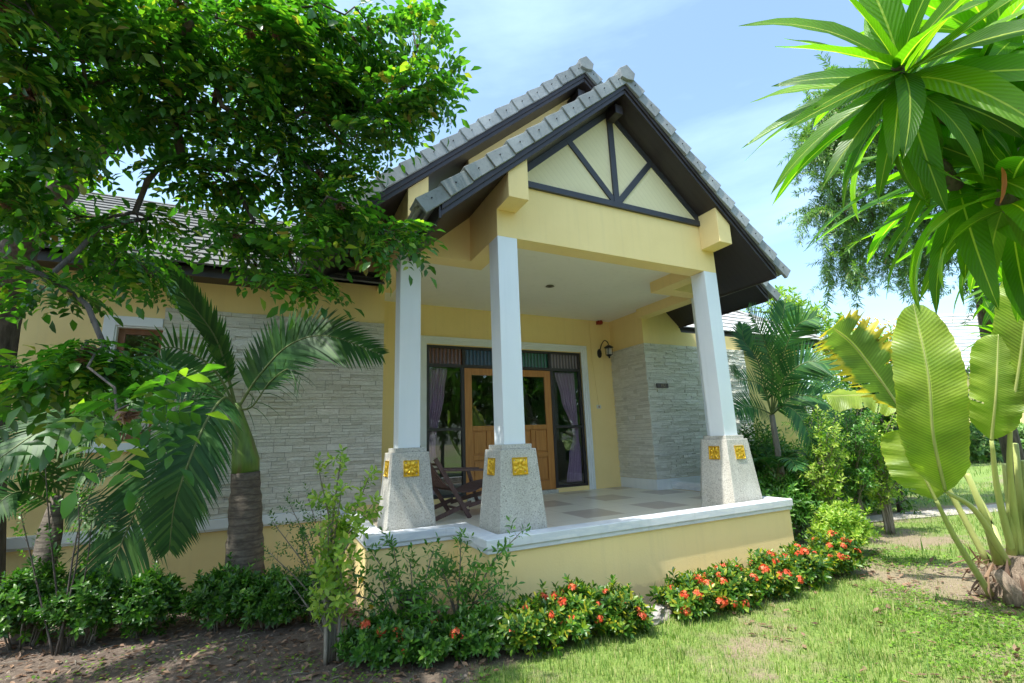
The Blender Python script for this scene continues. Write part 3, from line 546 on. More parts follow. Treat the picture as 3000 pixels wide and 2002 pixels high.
b = MB(); b.box(3.88, 3.99, YD-.012, YD, 2.265, 2.34); b.box(3.92, 3.95, YD-.02, YD-.012, 2.28, 2.325, 1); tag(b.build('doorbell_switch', [PLAST, painted('switch_rocker', (.35, .2, .12), (.4, .24, .14), .4, 0)], None, .003), 'small white switch plate on the yellow wall below the lantern', 'switch')
g = G(); g.add(*tube([(3.84, YD-.006, 4.19), (3.845, YD-.006, 3.4), (3.93, YD-.006, 2.345)], .005, 5)); tag(g.build('conduit', YELLOW), 'thin yellow cable running down the wall to the switch', 'cable')
b = MB(); b.box(4.03, 4.14, YD-.09, YD, 4.11, 4.185); b.prism([(4.085+.045*math.cos(a), 4.145+.045*math.sin(a)) for a in np.linspace(0, 2*math.pi, 13)[:-1]], YD-.12, YD-.09, 'y'); tag(b.build('alarm_bell', painted('red_plastic', (.22, .02, .015), (.3, .03, .02), .4, 0), None, .004), 'small red alarm bell tucked under the porch ceiling corner', 'alarm')
g = G(); g.add(*lathe([(.0, 4.196), (.06, 4.196), (.075, 4.182), (.045, 4.178), (.03, 4.19)], 1.81, 1.85, 16)); tag(g.build('downlight', painted('bronze_metal', (.10, .09, .06), (.14, .12, .08), .3, 0)), 'small bronze downlight in the middle of the porch ceiling', 'light fitting')
sg = empty('house_number', (4.72, 2.5, 2.635), 'small dark house number plate on the pale stone wall', 'sign')
b = MB(); b.box(4.57, 4.87, 2.492, 2.512, 2.59, 2.68); b.build('plate', painted('dark_brown_plate', (.03, .015, .008), (.05, .025, .012), .4, .1), sg, .003)
tx = bpy.data.curves.new('numerals', 'FONT'); tx.body = '11L1'; tx.size = .075; tx.extrude = .003; tx.align_x = 'CENTER'; tx.align_y = 'CENTER'
to = bpy.data.objects.new('tmp', tx); COL.objects.link(to); dg = bpy.context.evaluated_depsgraph_get(); me = bpy.data.meshes.new_from_object(to.evaluated_get(dg)); bpy.data.objects.remove(to)
me.transform(Matrix.Translation((4.74, 2.490, 2.635)) @ Matrix.Rotation(math.radians(90), 4, 'X')); link('numerals', me, painted('brass_numerals', (.30, .22, .12), (.36, .28, .16), .4, 0), sg)
# --- lounge chair on porch
ch = empty('lounge_chair', (.25, 2.15, FL), 'dark wooden folding lounge chair with slatted seat on the porch', 'chair')
CHM = Matrix.Translation((.22, 2.1, FL)) @ Matrix.Rotation(math.radians(8), 4, 'Z')
def cbar(name, segs, wd=.05, th=.03, mat=CHAIRW):
    b = MB()
    for a, c in segs: b.bar(CHM @ Vector(a), CHM @ Vector(c), wd, th)
    return b.build(name, mat, ch, .004)
for y in (-.31, .31):
    cbar('armrest', [((-.38, y, .66), (.52, y, .62))], .08, .028)
    cbar('leg', [((-.50, y, .82), (.02, y, .0))], .03, .06); cbar('leg', [((.34, y, .61), (.50, y, .10))], .03, .055)
    cbar('side_rail', [((-.62, y*.9, .0), (.06, y*.9, .20)), ((.02, y*.9, .16), (.62, y*.9, .26))], .03, .055)
cbar('stretcher', [((.0, -.31, .10), (.0, .31, .10)), ((.48, -.31, .14), (.48, .31, .14)), ((-.45, -.31, .74), (-.45, .31, .74))], .04, .03)
sp = bez([(-.78, 0, 1.12), (-.52, 0, .72), (-.28, 0, .42), (.05, 0, .34), (.34, 0, .42), (.62, 0, .45)], 16)
for nm, rng_ in (('backrest', (0, 7)), ('seat', (6, 15))):
    segs = []
    for k in range(9):
        y = -.25+k*.0625; segs += [((sp[i][0], y, sp[i][2]), (sp[i+1][0], y, sp[i+1][2])) for i in range(*rng_)]
    cbar(nm, segs, .042, .014)
# ================================================================== GROUND
def fbm(x, y, s, o=4, seed=0):
    v = 0; a = 1; t = 0
    for i in range(o): v += a*mn.noise(Vector((x*s*2**i+seed, y*s*2**i-seed, seed*1.3+i*7))); t += a; a *= .55
    return v/t
def green(x, y):
    """how much grass cover the soil has here, 0..1"""
    g_ = .69+.95*fbm(x, y, .8, 4, 3)+.5*fbm(x, y, 3.5, 3, 9)
    # bare bed along the house and under the left tree, worn earth round the banana clump
    d = x+.95+.35*y if y < 1 else x+1.3
    d += .35*fbm(x, y, 1.2, 3, 5)
    g_ -= max(0, min(1, (-d)/.8))*.95
    r = math.hypot(x-4.5, (y+1.9)*.9)+.5*fbm(x, y, 1.5, 3, 2); g_ -= max(0, 1-r/1.5)*.75
    if y > -1.25 and y < 3 and x < 7.3 and x > -1.5: g_ -= max(0, min(1, (y+1.10)/.5))*.9*(1 if x < 4.8 else .35)
    pth = abs((y-.9)-(x-8)*-.25); 
    if x > 6.3: g_ -= max(0, 1-pth/.45)*.8
    return max(0, min(1, g_))
def axis(lo, hi, step, far):
    a = list(np.arange(lo, hi, step)); d = step; x = a[-1]
    while x < far: d *= 1.25; x += d; a.append(x)
    d = step; x = a[0]
    while x > -far: d *= 1.25; x -= d; a.insert(0, x)
    return a
xs, ys = axis(-6, 9, .07, 400), axis(-4, 3, .07, 400)
GV = np.zeros((len(ys), len(xs), 3)); GC = np.zeros((len(ys), len(xs)))
for j, y in enumerate(ys):
    for i, x in enumerate(xs):
        near = -6 < x < 12 and -5 < y < 8
        GV[j, i] = (x, y, (.022*fbm(x, y, 1.1, 3, 1) if near else 0)); GC[j, i] = green(x, y)
nx, ny = len(xs), len(ys); idx = np.arange(nx*ny).reshape(ny, nx)
Fq = np.stack([idx[:-1, :-1], idx[:-1, 1:], idx[1:, 1:], idx[1:, :-1]], -1).reshape(-1, 4)
me = bpy.data.meshes.new('ground'); me.from_pydata(GV.reshape(-1, 3).tolist(), [], Fq.tolist()); me.polygons.foreach_set('use_smooth', [True]*len(Fq))
at_ = me.attributes.new('cover', 'FLOAT', 'POINT'); at_.data.foreach_set('value', GC.ravel().astype(np.float32))
k = NT('lawn_soil'); v = k.coord(); a = k.n('ShaderNodeAttribute', attribute_name='cover'); n1 = k.noise(v, 14, 6, .7); n2 = k.noise(v, 60, 4, .7); n3 = k.noise(v, 1.1, 5, .6)
soil = k.ramp(n1, [(.25, (.05, .035, .026)), (.5, (.11, .08, .060)), (.75, (.22, .17, .13))]); dry = k.ramp(n2, [(.3, (.22, .17, .10)), (.7, (.40, .33, .20))])
sepg = k.n('ShaderNodeSeparateXYZ'); k.l(k.n('ShaderNodeTexCoord').outputs['Object'], sepg.inputs[0]); 
mr = k.n('ShaderNodeMapRange'); k.l(sepg.outputs[0], mr.inputs['Value']); mr.inputs['From Min'].default_value = -1.5; mr.inputs['From Max'].default_value = 1.2
soil = k.mix(mr.outputs[0], soil, k.mix(.65, soil, dry)); grs = k.ramp(n2, [(.3, (.10, .17, .03)), (.7, (.22, .30, .06))])
f = k.n('ShaderNodeMath', operation='ADD'); k.l(a.outputs['Fac'], f.inputs[0]); f2 = k.n('ShaderNodeMath', operation='MULTIPLY_ADD'); k.l(n1, f2.inputs[0]); f2.inputs[1].default_value = .7; f2.inputs[2].default_value = -.35; k.l(f2.outputs[0], f.inputs[1])
k.base(k.mix(k.ramp(f.outputs[0], [(.35, (0,)*3), (.65, (1,)*3)]), soil, grs)); k.rough(.95); k.bump(n1, .9, .03)
GO = link('ground', me, k.m); tag(GO, 'lawn with worn soil patches', kind='structure')
# grass blades
def blades():
    t = []
    for k_ in range(6):
        h = random.uniform(.7, 1.1); lean = random.uniform(.1, .6); wd = .045; V = [(-wd, 0, 0), (wd, 0, 0), (-wd*.7, lean*.35, h*.5), (wd*.7, lean*.35, h*.5), (0, lean, h*.92)]
        t.append((np.array(V, float), np.array([(0, 1, 3), (0, 3, 2), (2, 3, 4)]), np.zeros((5, 2))))
    return t
BT = blades(); per = [[] for _ in BT]; cnt = 0
def gh(x, y): return .022*fbm(x, y, 1.1, 3, 1)
for zone in ((-2.6, 4.6, -3.4, -1.0, 3400, .030, .055), (-4.5, 9, -4, 1.6, 650, .035, .06), (4.6, 16, -3, 7, 230, .05, .09), (8, 26, -6, 12, 28, .08, .16)):
    x0, x1, y0, y1, dens, h0, h1 = zone; N = int((x1-x0)*(y1-y0)*dens)
    X = RNG.uniform(x0, x1, N); Y = RNG.uniform(y0, y1, N)
    for x, y in zip(X, Y):
        if y > -.2 and -1.4 < x < 4.9: continue
        if (y > 2.4 and x < 7.3) or (y > 3.4 and x < 11): continue
        c = green(x, y)
        if c < random.random()*.62+.02 and not (x < -.9 and y < -.1 and x > -2.4 and random.random() < .10): continue
        if np.dot(np.array([x, y, 0])-CAM, CF) < 1.2: continue
        s = random.uniform(h0, h1)*(.6+.6*c)*(1+.9*max(0, fbm(x, y, 4.5, 2, 21)))*(2.0 if random.random() < .012 else 1); a = random.uniform(0, 6.283); m = np.eye(4); ca, sa = math.cos(a), math.sin(a); m[:3, :3] = np.array([[ca, -sa, 0], [sa, ca, 0], [0, 0, 1]])*s; m[:3, 3] = (x, y, gh(x, y)-.003); per[random.randrange(6)].append(m)
g = G()
for t, ms in zip(BT, per): g.place(t, ms)
tag(g.build('grass', GRASSM), 'patchy short grass of the lawn', 'grass', kind='stuff')
# creeping ground cover and leaf litter
g = G(); lf = leaf(.022, .017, .2, .1); ms = []
for (cx_, cy_, r_, n_) in ((-1.5, -1.0, .35, 240), (-3.6, .2, .5, 160), (-2.0, -.2, .3, 90), (3.2, -2.3, .55, 1500), (2.5, -2.7, .5, 700), (4.0, -2.6, .5, 900), (5.0, -1.0, .6, 1300), (1.2, -2.6, .3, 350), (3.6, -1.7, .3, 300), (-1.7, -.7, .3, 120), (-2.6, .3, .5, 130), (-3.2, .6, .5, 130), (-.9, -1.4, .3, 260)):
    for _ in range(n_):
        a, r = random.uniform(0, 6.283), r_*math.sqrt(random.random())*random.uniform(.6, 1.3); x, y = cx_+r*math.cos(a), cy_+r*math.sin(a); d = rdir(); d[2] = abs(d[2])*.3+.1; ms.append(frame((x, y, gh(x, y)+random.uniform(.005, .04)), d, (0, 0, 1), random.uniform(.7, 1.6)))
g.place(lf, ms); tag(g.build('ground_cover', COVERM), 'creeping round-leaved weeds spreading over the lawn', 'ground cover', kind='stuff')
g = G(); lf = leaf(.055, .024, .5, -.15); ms = []
for _ in range(2600):
    x, y = random.uniform(-5, -.6), random.uniform(-1.2, 2.2)
    if y > -.3-.9*(x+1) + 1.2 and x > -1.4: continue
    d = rdir(); d[2] *= .15; ms.append(frame((x, y, gh(x, y)+.012), d, (random.gauss(0, .3), random.gauss(0, .3), 1), random.uniform(.4, 1.5)))
for _ in range(900):
    x, y = random.uniform(1.5, 6), random.uniform(-3.2, -.6); 
    if green(x, y) > .6 and random.random() < .75: continue
    d = rdir(); d[2] *= .15; ms.append(frame((x, y, gh(x, y)+.015), d, (random.gauss(0, .3), random.gauss(0, .3), 1), random.uniform(.4, 1.7)))
g.place(lf, ms); tag(g.build('leaf_litter', L_DEAD), 'fallen dry brown leaves scattered on the soil', 'leaf litter', kind='stuff')
g = G(); ico = [(0, 0, 1), (.9, 0, .1), (.2, .85, .2), (-.8, .4, 0), (-.6, -.7, .15), (.4, -.8, .1)]; icf = np.array([(0, 1, 2), (0, 2, 3), (0, 3, 4), (0, 4, 5), (0, 5, 1)]); ms = []
for _ in range(3200):
    x, y = (random.uniform(-5, -.5), random.uniform(-1.3, 2.4)) if random.random() < .7 else (random.uniform(2.5, 6), random.uniform(-3, -.5))
    if green(x, y) > .45: continue
    ms.append(frame((x, y, gh(x, y)-.002), rdir()*np.array([1, 1, .2]), (0, 0, 1), random.choice((.004, .006, .009, .015))*random.uniform(.6, 1.3)))
g.place((np.array(ico, float), icf, np.zeros((6, 2))), ms)
tag(g.build('soil_clods', m_bark('soil_clod', (.10, .07, .055), (.34, .27, .21), (9, 9, 9), .5)), 'small clods and stones on the bare soil', 'soil', kind='stuff')
g = G()
for _ in range(260):
    x, y = random.uniform(-5, -.7), random.uniform(-1.2, 2.0); a = random.uniform(0, 6.28); l = random.uniform(.05, .22); z = gh(x, y)+.008
    g.add(*tube([(x, y, z), (x+math.cos(a)*l*.5+random.uniform(-.01, .01), y+math.sin(a)*l*.5, z+.012), (x+math.cos(a)*l, y+math.sin(a)*l, z)], [.003, .0025, .0015], 3))
tag(g.build('fallen_twigs', TWIG), 'dry twigs lying on the soil under the tree', 'twigs', kind='stuff')
b = MB()
P_ = [(6.4, 1.05), (9, .45), (13, -.6), (20, -2.2)]
vs = [(x, y-.22-.03*x+.2, .012) for x, y in P_]+[(x, y+.22+.03*x-.2, .012) for x, y in P_]
b.add(vs, [(i, i+1, i+5, i+4) for i in range(3)]); tag(b.build('path', painted('pale_gravel', (.30, .27, .22), (.5, .46, .4), .9, .8, 25, False)), 'pale gravel path crossing the lawn', kind='structure')
# ================================================================== VEGETATION
def grow(root, targets, r_tip=.004, r_max=.2, pull=.25, expo=.45, seg=5, sag=.08, bias=None):
    """root: list of points with radii [(p,r)...]; connect every target to the nearest earlier node"""
    nodes = [np.asarray(p, float) for p, r in root]; par = [-1]+list(range(len(root)-1)); fixed = {i: r for i, (p, r) in enumerate(root)}
    o = np.asarray(root[-1][0]); targets = sorted([np.asarray(t, float) for t in targets], key=lambda t: np.linalg.norm(t-o)); ends = []
    for t in targets:
        A = np.array(nodes); dist = np.linalg.norm(A-t, axis=1)+pull*np.linalg.norm(A-o, axis=1)*.15; dist[:max(0, len(root)-2)] += 1.0; i = int(np.argmin(dist)); p = nodes[i]; L = np.linalg.norm(t-p)
        n = max(1, int(L/.22)); prev = i
        for k in range(1, n+1):
            q = p+(t-p)*k/n
            if k < n: q = q+rdir()*L*.06+np.array([0, 0, sag*L*math.sin(math.pi*k/n)])
            nodes.append(q); par.append(prev); prev = len(nodes)-1
        ends.append(prev)
    cnt = [0]*len(nodes)
    for e in ends:
        i = e
        while i >= 0: cnt[i] += 1; i = par[i]
    rad = [max(r_tip, min(r_max, r_tip*max(1, c)**expo)) for c in cnt]
    for i, r in fixed.items(): rad[i] = r
    kids = {}
    for i, p in enumerate(par):
        if p >= 0: kids.setdefault(p, []).append(i)
    g = G(); starts = [0]
    stack = [(0, None)]
    while stack:
        i, frm = stack.pop(); ch_ = [i] if frm is None else [frm, i]
        rr = [rad[i]] if frm is None else [rad[i], rad[i]]
        j = i
        while kids.get(j):
            ks = sorted(kids[j], key=lambda q: -rad[q] if q not in fixed else -9)
            for q in ks[1:]: stack.append((q, j))
            j = ks[0]; ch_.append(j); rr.append(rad[j])
        if len(ch_) > 1:
            P = [nodes[q] for q in ch_]; g.add(*tube(P, rr, 8 if max(rr) > .03 else (5 if max(rr) > .01 else 4)))
    dirs = [nrm(nodes[e]-nodes[par[e]]) for e in ends]; return g, [(nodes[e], d) for e, d in zip(ends, dirs)]
def compound_leaf(n=5, L=.24, l=.07, wd=.030, droop=.35):
    g = G(); lf = leaf(l, wd, .3, .18); Ms = []
    for k in range(n):
        s = .25+.72*k/n; y = L*s; z = -droop*L*s*s
        for sd in (-1, 1): Ms.append(frame((0, y, z), (sd*.95, .5, -.18+random.uniform(-.12, .12)), (random.uniform(-.12, .12), 0, 1), random.uniform(.85, 1.1)*(1-.12*abs(k-2)/2)))
    Ms.append(frame((0, L, -droop*L), (0, 1, -.5), (0, 0, 1), 1.1)); g.place(lf, Ms); return g.get()
def twig(nl=7, ln=.20, **kw):
    g = G(); 
    for k in range(nl):
        a = k*2.4+random.random()*.5; s = .15+.85*k/nl; up = .35; d = (math.cos(a), .55+.5*s, math.sin(a)*.6-.1); g.place(compound_leaf(**kw), [frame((0, ln*s, 0), d, (0, 0, 1), random.uniform(.8, 1.1))])
    return g.get()
def spray_up(d): return (random.gauss(0, .15), random.gauss(0, .15), 1)
def scatter_ellipsoids(ells):
    """ells: (centre, (rx,ry,rz), n)"""
    out = []
    for c, r, n in ells:
        for _ in range(n):
            d = rdir()*random.random()**(1/2.4); out.append(np.asarray(c)+d*np.asarray(r))
    return out
def tree(name, label, cat, root, ells, twigs, lmat, bmat, group=None, r_tip=.004, extra=None, sag=.08, flat=.0, hang=0.0, scale=(.8, 1.2)):
    e = empty(name, tuple(root[0][0]), label, cat, group); T = scatter_ellipsoids(ells); g, ends = grow(root, T, r_tip=r_tip, sag=sag)
    nr = len(root); g.build('trunk', bmat, e, True)
    Ms = [[] for _ in twigs]
    for p, d in ends:
        d = nrm(d+rdir()*.5+np.array([0, 0, .15-hang])); Ms[random.randrange(len(twigs))].append(frame(p-d*.05, d, spray_up(d), random.uniform(*scale)))
    L = G()
    for t, m in zip(twigs, Ms): L.place(t, m)
    L.build('crown', lmat, e)
    if extra: extra(e, ends)
    return e, ends
# ---- the big tree on the left
def E(u, v, t, du, dv, dt, n):
    s = t/FPX; c = at(u, v, t); return (c, (max(du*s, .1), max(dt, .1), max(dv*s, .08)), n)
def fan(nl, **kw):
    g = G()
    for k in range(nl):
        a = (k/(nl-1)-.5)*2.3; g.place(compound_leaf(**kw), [frame((0, .05*k/nl, 0), (math.sin(a), math.cos(a)*.9+.1, random.uniform(-.25, .1)), (random.uniform(-.2, .2), random.uniform(-.2, .2), 1), random.uniform(.85, 1.15))])
    return g.get()
tw = [fan(5, n=6, L=.34, l=.095, wd=.043, droop=.45) for _ in range(5)]+[fan(4, n=5, L=.30, l=.10, wd=.046, droop=.3) for _ in range(3)]
trunk = [((-4.78, 2.24, -.05), .30), ((-4.76, 2.22, .5), .21), ((-4.84, 2.15, 1.6), .18), (tuple(at(-5, 950, 5.0)), .17), (tuple(at(60, 720, 4.8)), .15), (tuple(at(150, 590, 4.6)), .125), (tuple(at(290, 430, 4.4)), .10), (tuple(at(520, 300, 4.2)), .06)]
ells = [E(120, 130, 3.3, 203, 156, 0.54, 39), E(450, 110, 3.7, 187, 125, 0.54, 39), E(120, 370, 3.5, 125, 70, 0.45, 23), E(760, 120, 4.1, 156, 117, 0.54, 39), E(1000, 110, 4.3, 133, 86, 0.45, 27),
        E(470, 300, 4, 179, 78, 0.45, 31), E(760, 330, 4.2, 164, 94, 0.45, 39), E(985, 300, 4.4, 109, 94, 0.36, 30), E(1220, 255, 4.4, 101, 35, 0.23, 12), E(1150, 330, 4.4, 70, 47, 0.27, 11), E(1220, 90, 4.5, 47, 62, 0.27, 8), E(1150, 360, 4.4, 30, 30, .15, 4),
        E(660, 510, 4.2, 148, 47, 0.36, 20), E(890, 500, 4.4, 117, 62, 0.36, 22), E(1040, 430, 4.4, 50, 40, .2, 6), E(60, 570, 3.6, 62, 94, 0.36, 15), E(380, 720, 4, 117, 101, 0.32, 19), E(240, 640, 4, 86, 47, 0.27, 7), E(760, 700, 4.2, 94, 62, 0.32, 15), E(860, 790, 4, 62, 39, 0.23, 6),
        E(990, 620, 4.2, 94, 55, 0.27, 15), E(1120, 690, 4.1, 70, 39, 0.23, 7), E(960, 560, 4.4, 86, 39, 0.27, 9), E(130, 840, 3.2, 109, 43, 0.27, 7), E(110, 1060, 2.9, 94, 55, 0.27, 6), E(250, 1070, 2.8, 117, 47, 0.27, 7), E(310, 1170, 2, 47, 20, 0.14, 2),
        E(330, 1030, 2.9, 105, 45, .25, 9), ((-4.7, -1.7, 5.3), (1.6, 1.2, .6), 150), ((-4.9, 1.2, 5.9), (1.4, 1.3, .8), 34), ((-3.4, 1.2, 6.6), (1.2, 1.4, .7), 30), ((-5.8, -1.0, 4.9), (1.1, 1.2, .8), 30), ((-5.4, 2.4, 5.2), (1.2, .8, .8), 22)]  # clumps in world coordinates: unseen crown, added to shade house and low sprays
def pods(e, ends):
    # dry seed clusters hanging in the crown
    lf = leaf(.045, .022, .8, .3); g0 = G(); g0.place(lf, [frame((0, 0, 0), nrm(rdir()+np.array([0, 0, -.8])), rdir(), random.uniform(.6, 1.1)) for _ in range(22)]); tpl = g0.get(); ms = []
    for p, d in random.sample(ends, 110): ms.append(frame(p+np.array([0, 0, -.03]), rdir(), (0, 0, 1), random.uniform(.8, 1.4)))
    g = G(); g.place(tpl, ms); g.build('seed_pods', L_DEAD, e)
tree('tree', 'large leafy tree on the left whose branches hang over the roof', 'tree', trunk, ells, tw, L_TREE, BARK, extra=pods)
# ---- palms
def frond(path, leafL, wl, n=46, lift=.1, start=.14, droop=.35, side_ref=(0, 0, 1), taper=True, rr=.016, fwd=.75, roll=0., jit=.06, nseg=4, both=(1, 1)):
    P = bez(path, 40); L_ = G(); S = G(); N = len(P)-1
    S.add(*tube(P, np.linspace(rr, rr*.2, len(P)), 5))
    for sd in (-1, 1):
        if not both[0 if sd < 0 else 1]: continue
        for k in range(n):
            s = start+(1-start)*(k+.5*random.random())/n; q = s*N; i = min(int(q), N-1); f = q-i; p = P[i]*(1-f)+P[i+1]*f; t = nrm(P[i+1]-P[i]); up = np.asarray(side_ref, float)
            x = nrm(np.cross(t, up)); z = np.cross(x, t); 
            if roll: x, z = x*math.cos(roll)+z*math.sin(roll), z*math.cos(roll)-x*math.sin(roll)
            prof = (math.sin(math.pi*min(1, (s-start)/(1-start)*.80+.17)))**.7; ll = leafL*prof*random.uniform(.9, 1.05); ff = fwd+.9*max(0, s-.6)
            d = nrm(x*sd+t*(ff+random.uniform(-jit, jit))+z*(lift+random.uniform(-jit, jit))); V = []; w0 = wl*(.75+.35*prof); U = []
            wv = nrm(np.cross(d, z))*w0*.5
            for m in range(nseg+1):
                a = m/nseg; c = p+d*ll*a+np.array([0, 0, -droop*ll*a*a]); ww = wv*(1-a**2.2)*(.55+.45*min(1, a*5)) if m < nseg else wv*.03; V += [c-ww, c+ww]; U += [(0, a), (1, a)]
            F = []
            for m in range(nseg): a = 2*m; F += [(a, a+1, a+3), (a, a+3, a+2)]
            L_.add(V, F, U)
    return L_, S
def add_frond(parent, lm, sm, *a, name='frond', **k):
    L_, S = frond(*a, **k); f = L_.build(name, lm, parent); r = S.build('rib', sm, f, True); r.location = (0, 0, 0); return f
RIB = painted('palm_rib_green', (.08, .12, .03), (.14, .18, .05), .5, .1, 3, False)
def trunk_mesh(pts, rads, seg=18, wob=.03):
    V, F, U = tube(pts, rads, seg)
    for i in range(len(V)): V[i] += wob*np.array([mn.noise(Vector(V[i]*6)), mn.noise(Vector(V[i]*6+9)), 0])*.5
    return V, F, U
pa = empty('palm_tree', (-2.38, 1.7, 0), 'stout ringed-trunk palm with long drooping fronds before the left stone wall', 'palm')
zz = np.linspace(0, 1.42, 22); g = G(); g.add(*trunk_mesh([(-2.385-.06*z, 1.7, z) for z in zz], [(.205-.06*(z/1.42)**1.3)+.006*math.sin(z*40) for z in zz])); g.build('trunk', PBARK, pa, True)
g = G(); g.add(*trunk_mesh([(-2.47, 1.7, 1.40), (-2.48, 1.7, 1.55), (-2.52, 1.7, 1.75), (-2.58, 1.7, 1.98), (-2.63, 1.7, 2.2)], [.142, .145, .115, .085, .05], wob=.01)); g.build('crownshaft', SHAFT, pa, True)
c0 = np.array([-2.61, 1.7, 2.12]); Y_ = 1.7
add_frond(pa, L_PALM, RIB, [c0, aty(640, 1010, 1.55), aty(560, 890, 1.45), aty(470, 770, 1.3)], .34, .042, n=46, lift=.5, droop=.0, fwd=1.7, rr=.02, side_ref=(0, -1, .2))
add_frond(pa, L_PALM, RIB, [c0, aty(760, 1100, 1.6), aty(850, 1010, 1.5), aty(960, 985, 1.4), aty(1120, 1040, 1.3)], .62, .045, n=58, lift=.15, droop=.18, fwd=.75, rr=.018, side_ref=(-.2, -1, .45))
add_frond(pa, L_PALM, RIB, [c0, aty(640, 1100, 1.6), aty(570, 1040, 1.55), aty(480, 1020, 1.5), aty(400, 1090, 1.4)], .36, .03, n=26, lift=.3, droop=.15, fwd=.35, rr=.016, side_ref=(0, -1, .1), roll=.2)
add_frond(pa, L_PALM, RIB, [c0, aty(660, 1165, 1.3), aty(610, 1225, .95), aty(555, 1350, .80), aty(512, 1480, .80), aty(496, 1610, .85)], .47, .036, n=66, lift=.15, droop=.22, fwd=.85, rr=.02, side_ref=(.1, -1, .3))
add_frond(pa, L_PALM, RIB, [c0, aty(585, 1190, 1.75), aty(490, 1310, 1.65), aty(410, 1470, 1.5), aty(330, 1650, 1.4), aty(255, 1800, 1.3)], .58, .036, n=56, lift=.05, droop=.35, fwd=1.0, rr=.018, side_ref=(.0, -1, .35))
add_frond(pa, L_PALM, RIB, [c0, aty(600, 1125, 1.4), aty(480, 1130, 1.1), aty(300, 1190, .8), aty(140, 1250, .5), aty(-40, 1370, .3)], .55, .040, n=58, lift=.05, droop=.3, fwd=.85, rr=.02, side_ref=(.0, -.6, .8))
add_frond(pa, L_PALM, RIB, [c0, aty(740, 1190, 1.6), aty(790, 1120, 1.5), aty(850, 1080, 1.4), aty(890, 1120, 1.35)], .40, .010, n=12, lift=.2, droop=.6, fwd=.8, rr=.013, side_ref=(0, -1, .3))
add_frond(pa, L_PALM, RIB, [c0, aty(620, 1130, 1.9), aty(560, 1080, 2.1), aty(500, 1050, 2.2), aty(430, 1120, 2.2)], .5, .04, n=40, lift=.05, droop=.45, fwd=.8, rr=.016, side_ref=(0, -.6, .8))
pb = empty('palm_tree', (-4.05, 1.75, 0), 'small shaggy-trunked palm at the far left against the yellow wall', 'palm')
q0 = aty(150, 1560, 1.8); bp = np.array([q0[0]-.03, 1.8, 0]); g = G(); g.add(*trunk_mesh([bp, bp*.5+q0*.5, q0, q0+np.array([.04, 0, .35])], [.13, .11, .09, .04], wob=.12)); g.build('trunk', PBARK, pb, True); c1 = q0+np.array([.02, 0, .25])
for (u1, v1, u2, v2, ll) in ((80, 1330, 20, 1330, .3), (180, 1300, 260, 1260, .34), (120, 1250, 90, 1150, .3), (230, 1370, 310, 1400, .3), (60, 1440, -40, 1500, .3), (240, 1480, 330, 1560, .26)):
    add_frond(pb, L_PALM, RIB, [c1, aty(u1, v1, 1.6), aty(u2, v2, 1.4)], ll, .030, n=22, lift=.2, droop=.2, fwd=.6, rr=.012, side_ref=(0, -1, .4))
# right hand palm beside the porch
pc_b = np.array([5.6, .95, 0]); pcT = at(2262, 1215, 8.0)
pcb = atz(2275, 1520, 0); pc_b = np.array([pcT[0]+.02, pcT[1], 0])
pc = empty('palm_tree', tuple(pc_b), 'slender feather palm standing just right of the porch pillar', 'palm')
g = G(); g.add(*trunk_mesh([pc_b, pc_b*.6+pcT*.4, pcT], [.07, .055, .045], 12, .02)); g.build('trunk', TWIG, pc, True)
def pcf(*uvt, **k):
    kk = dict(n=34, lift=.25, droop=.12, fwd=.75, rr=.014, side_ref=(-.3, -1, .4)); kk.update(k)
    add_frond(pc, k.pop('m', L_PALM2), RIB, [pcT]+[at(*q) for q in uvt], kk.pop('ll', .5), .036, **{a: c for a, c in kk.items() if a not in ('m', 'll')})
pcf((2262, 1080, 7.9), (2230, 980, 7.8), (2190, 900, 7.6)); pcf((2290, 1060, 7.9), (2330, 960, 7.8), (2390, 930, 7.6)); pcf((2300, 1110, 7.8), (2370, 1060, 7.6), (2450, 1080, 7.4)); pcf((2230, 1130, 7.9), (2170, 1110, 7.6), (2140, 1080, 7.4), ll=.35)
pcf((2330, 1160, 7.9), (2420, 1180, 7.8), (2490, 1260, 7.7)); pcf((2300, 1190, 7.6), (2350, 1230, 7.3), (2390, 1330, 7.1)); pcf((2230, 1200, 7.7), (2190, 1190, 7.5), (2150, 1210, 7.3), ll=.4); pcf((2262, 1040, 8.1), (2290, 940, 8.3), (2300, 890, 8.4)); pcf((2220, 1060, 8.1), (2180, 1000, 8.2), (2175, 950, 8.3), ll=.4)
pcf((2340, 1100, 8.3), (2430, 1130, 8.6), (2500, 1190, 8.8))
def small_palm(base, label, n, L, mat, h=.2, ll=.3, name='palm_tree', dead=0, seed=0, group=None, wl=.03):
    r = random.Random(seed); e = empty(name, tuple(base), label, 'palm', group); base = np.asarray(base, float); top = base+np.array([0, 0, h])
    g = G(); g.add(*trunk_mesh([base, top], [.06, .045], 10, .02)); g.build('trunk', TWIG, e, True)
    for k in range(n):
        a = k*2.4+r.random(); el = r.uniform(.4, 1.2); d = np.array([math.cos(a), math.sin(a), 0]); l = L*r.uniform(.8, 1.1)
        add_frond(e, mat, RIB, [top, top+d*l*.35+np.array([0, 0, l*.45*el]), top+d*l*.75+np.array([0, 0, l*.5*el]), top+d*l*1.05+np.array([0, 0, l*.25*el])], ll, wl, n=24, lift=.2, droop=.2, fwd=.7, rr=.01)
    for k in range(dead):
        a = k*2.1; d = np.array([math.cos(a), math.sin(a), 0]); add_frond(e, L_DEAD, RIB, [top, top+d*.15+np.array([0, 0, .02]), top+d*.28+np.array([0, 0, -.35])], .12, .02, n=14, rr=.008, name='dead_frond', droop=.8)
    return e
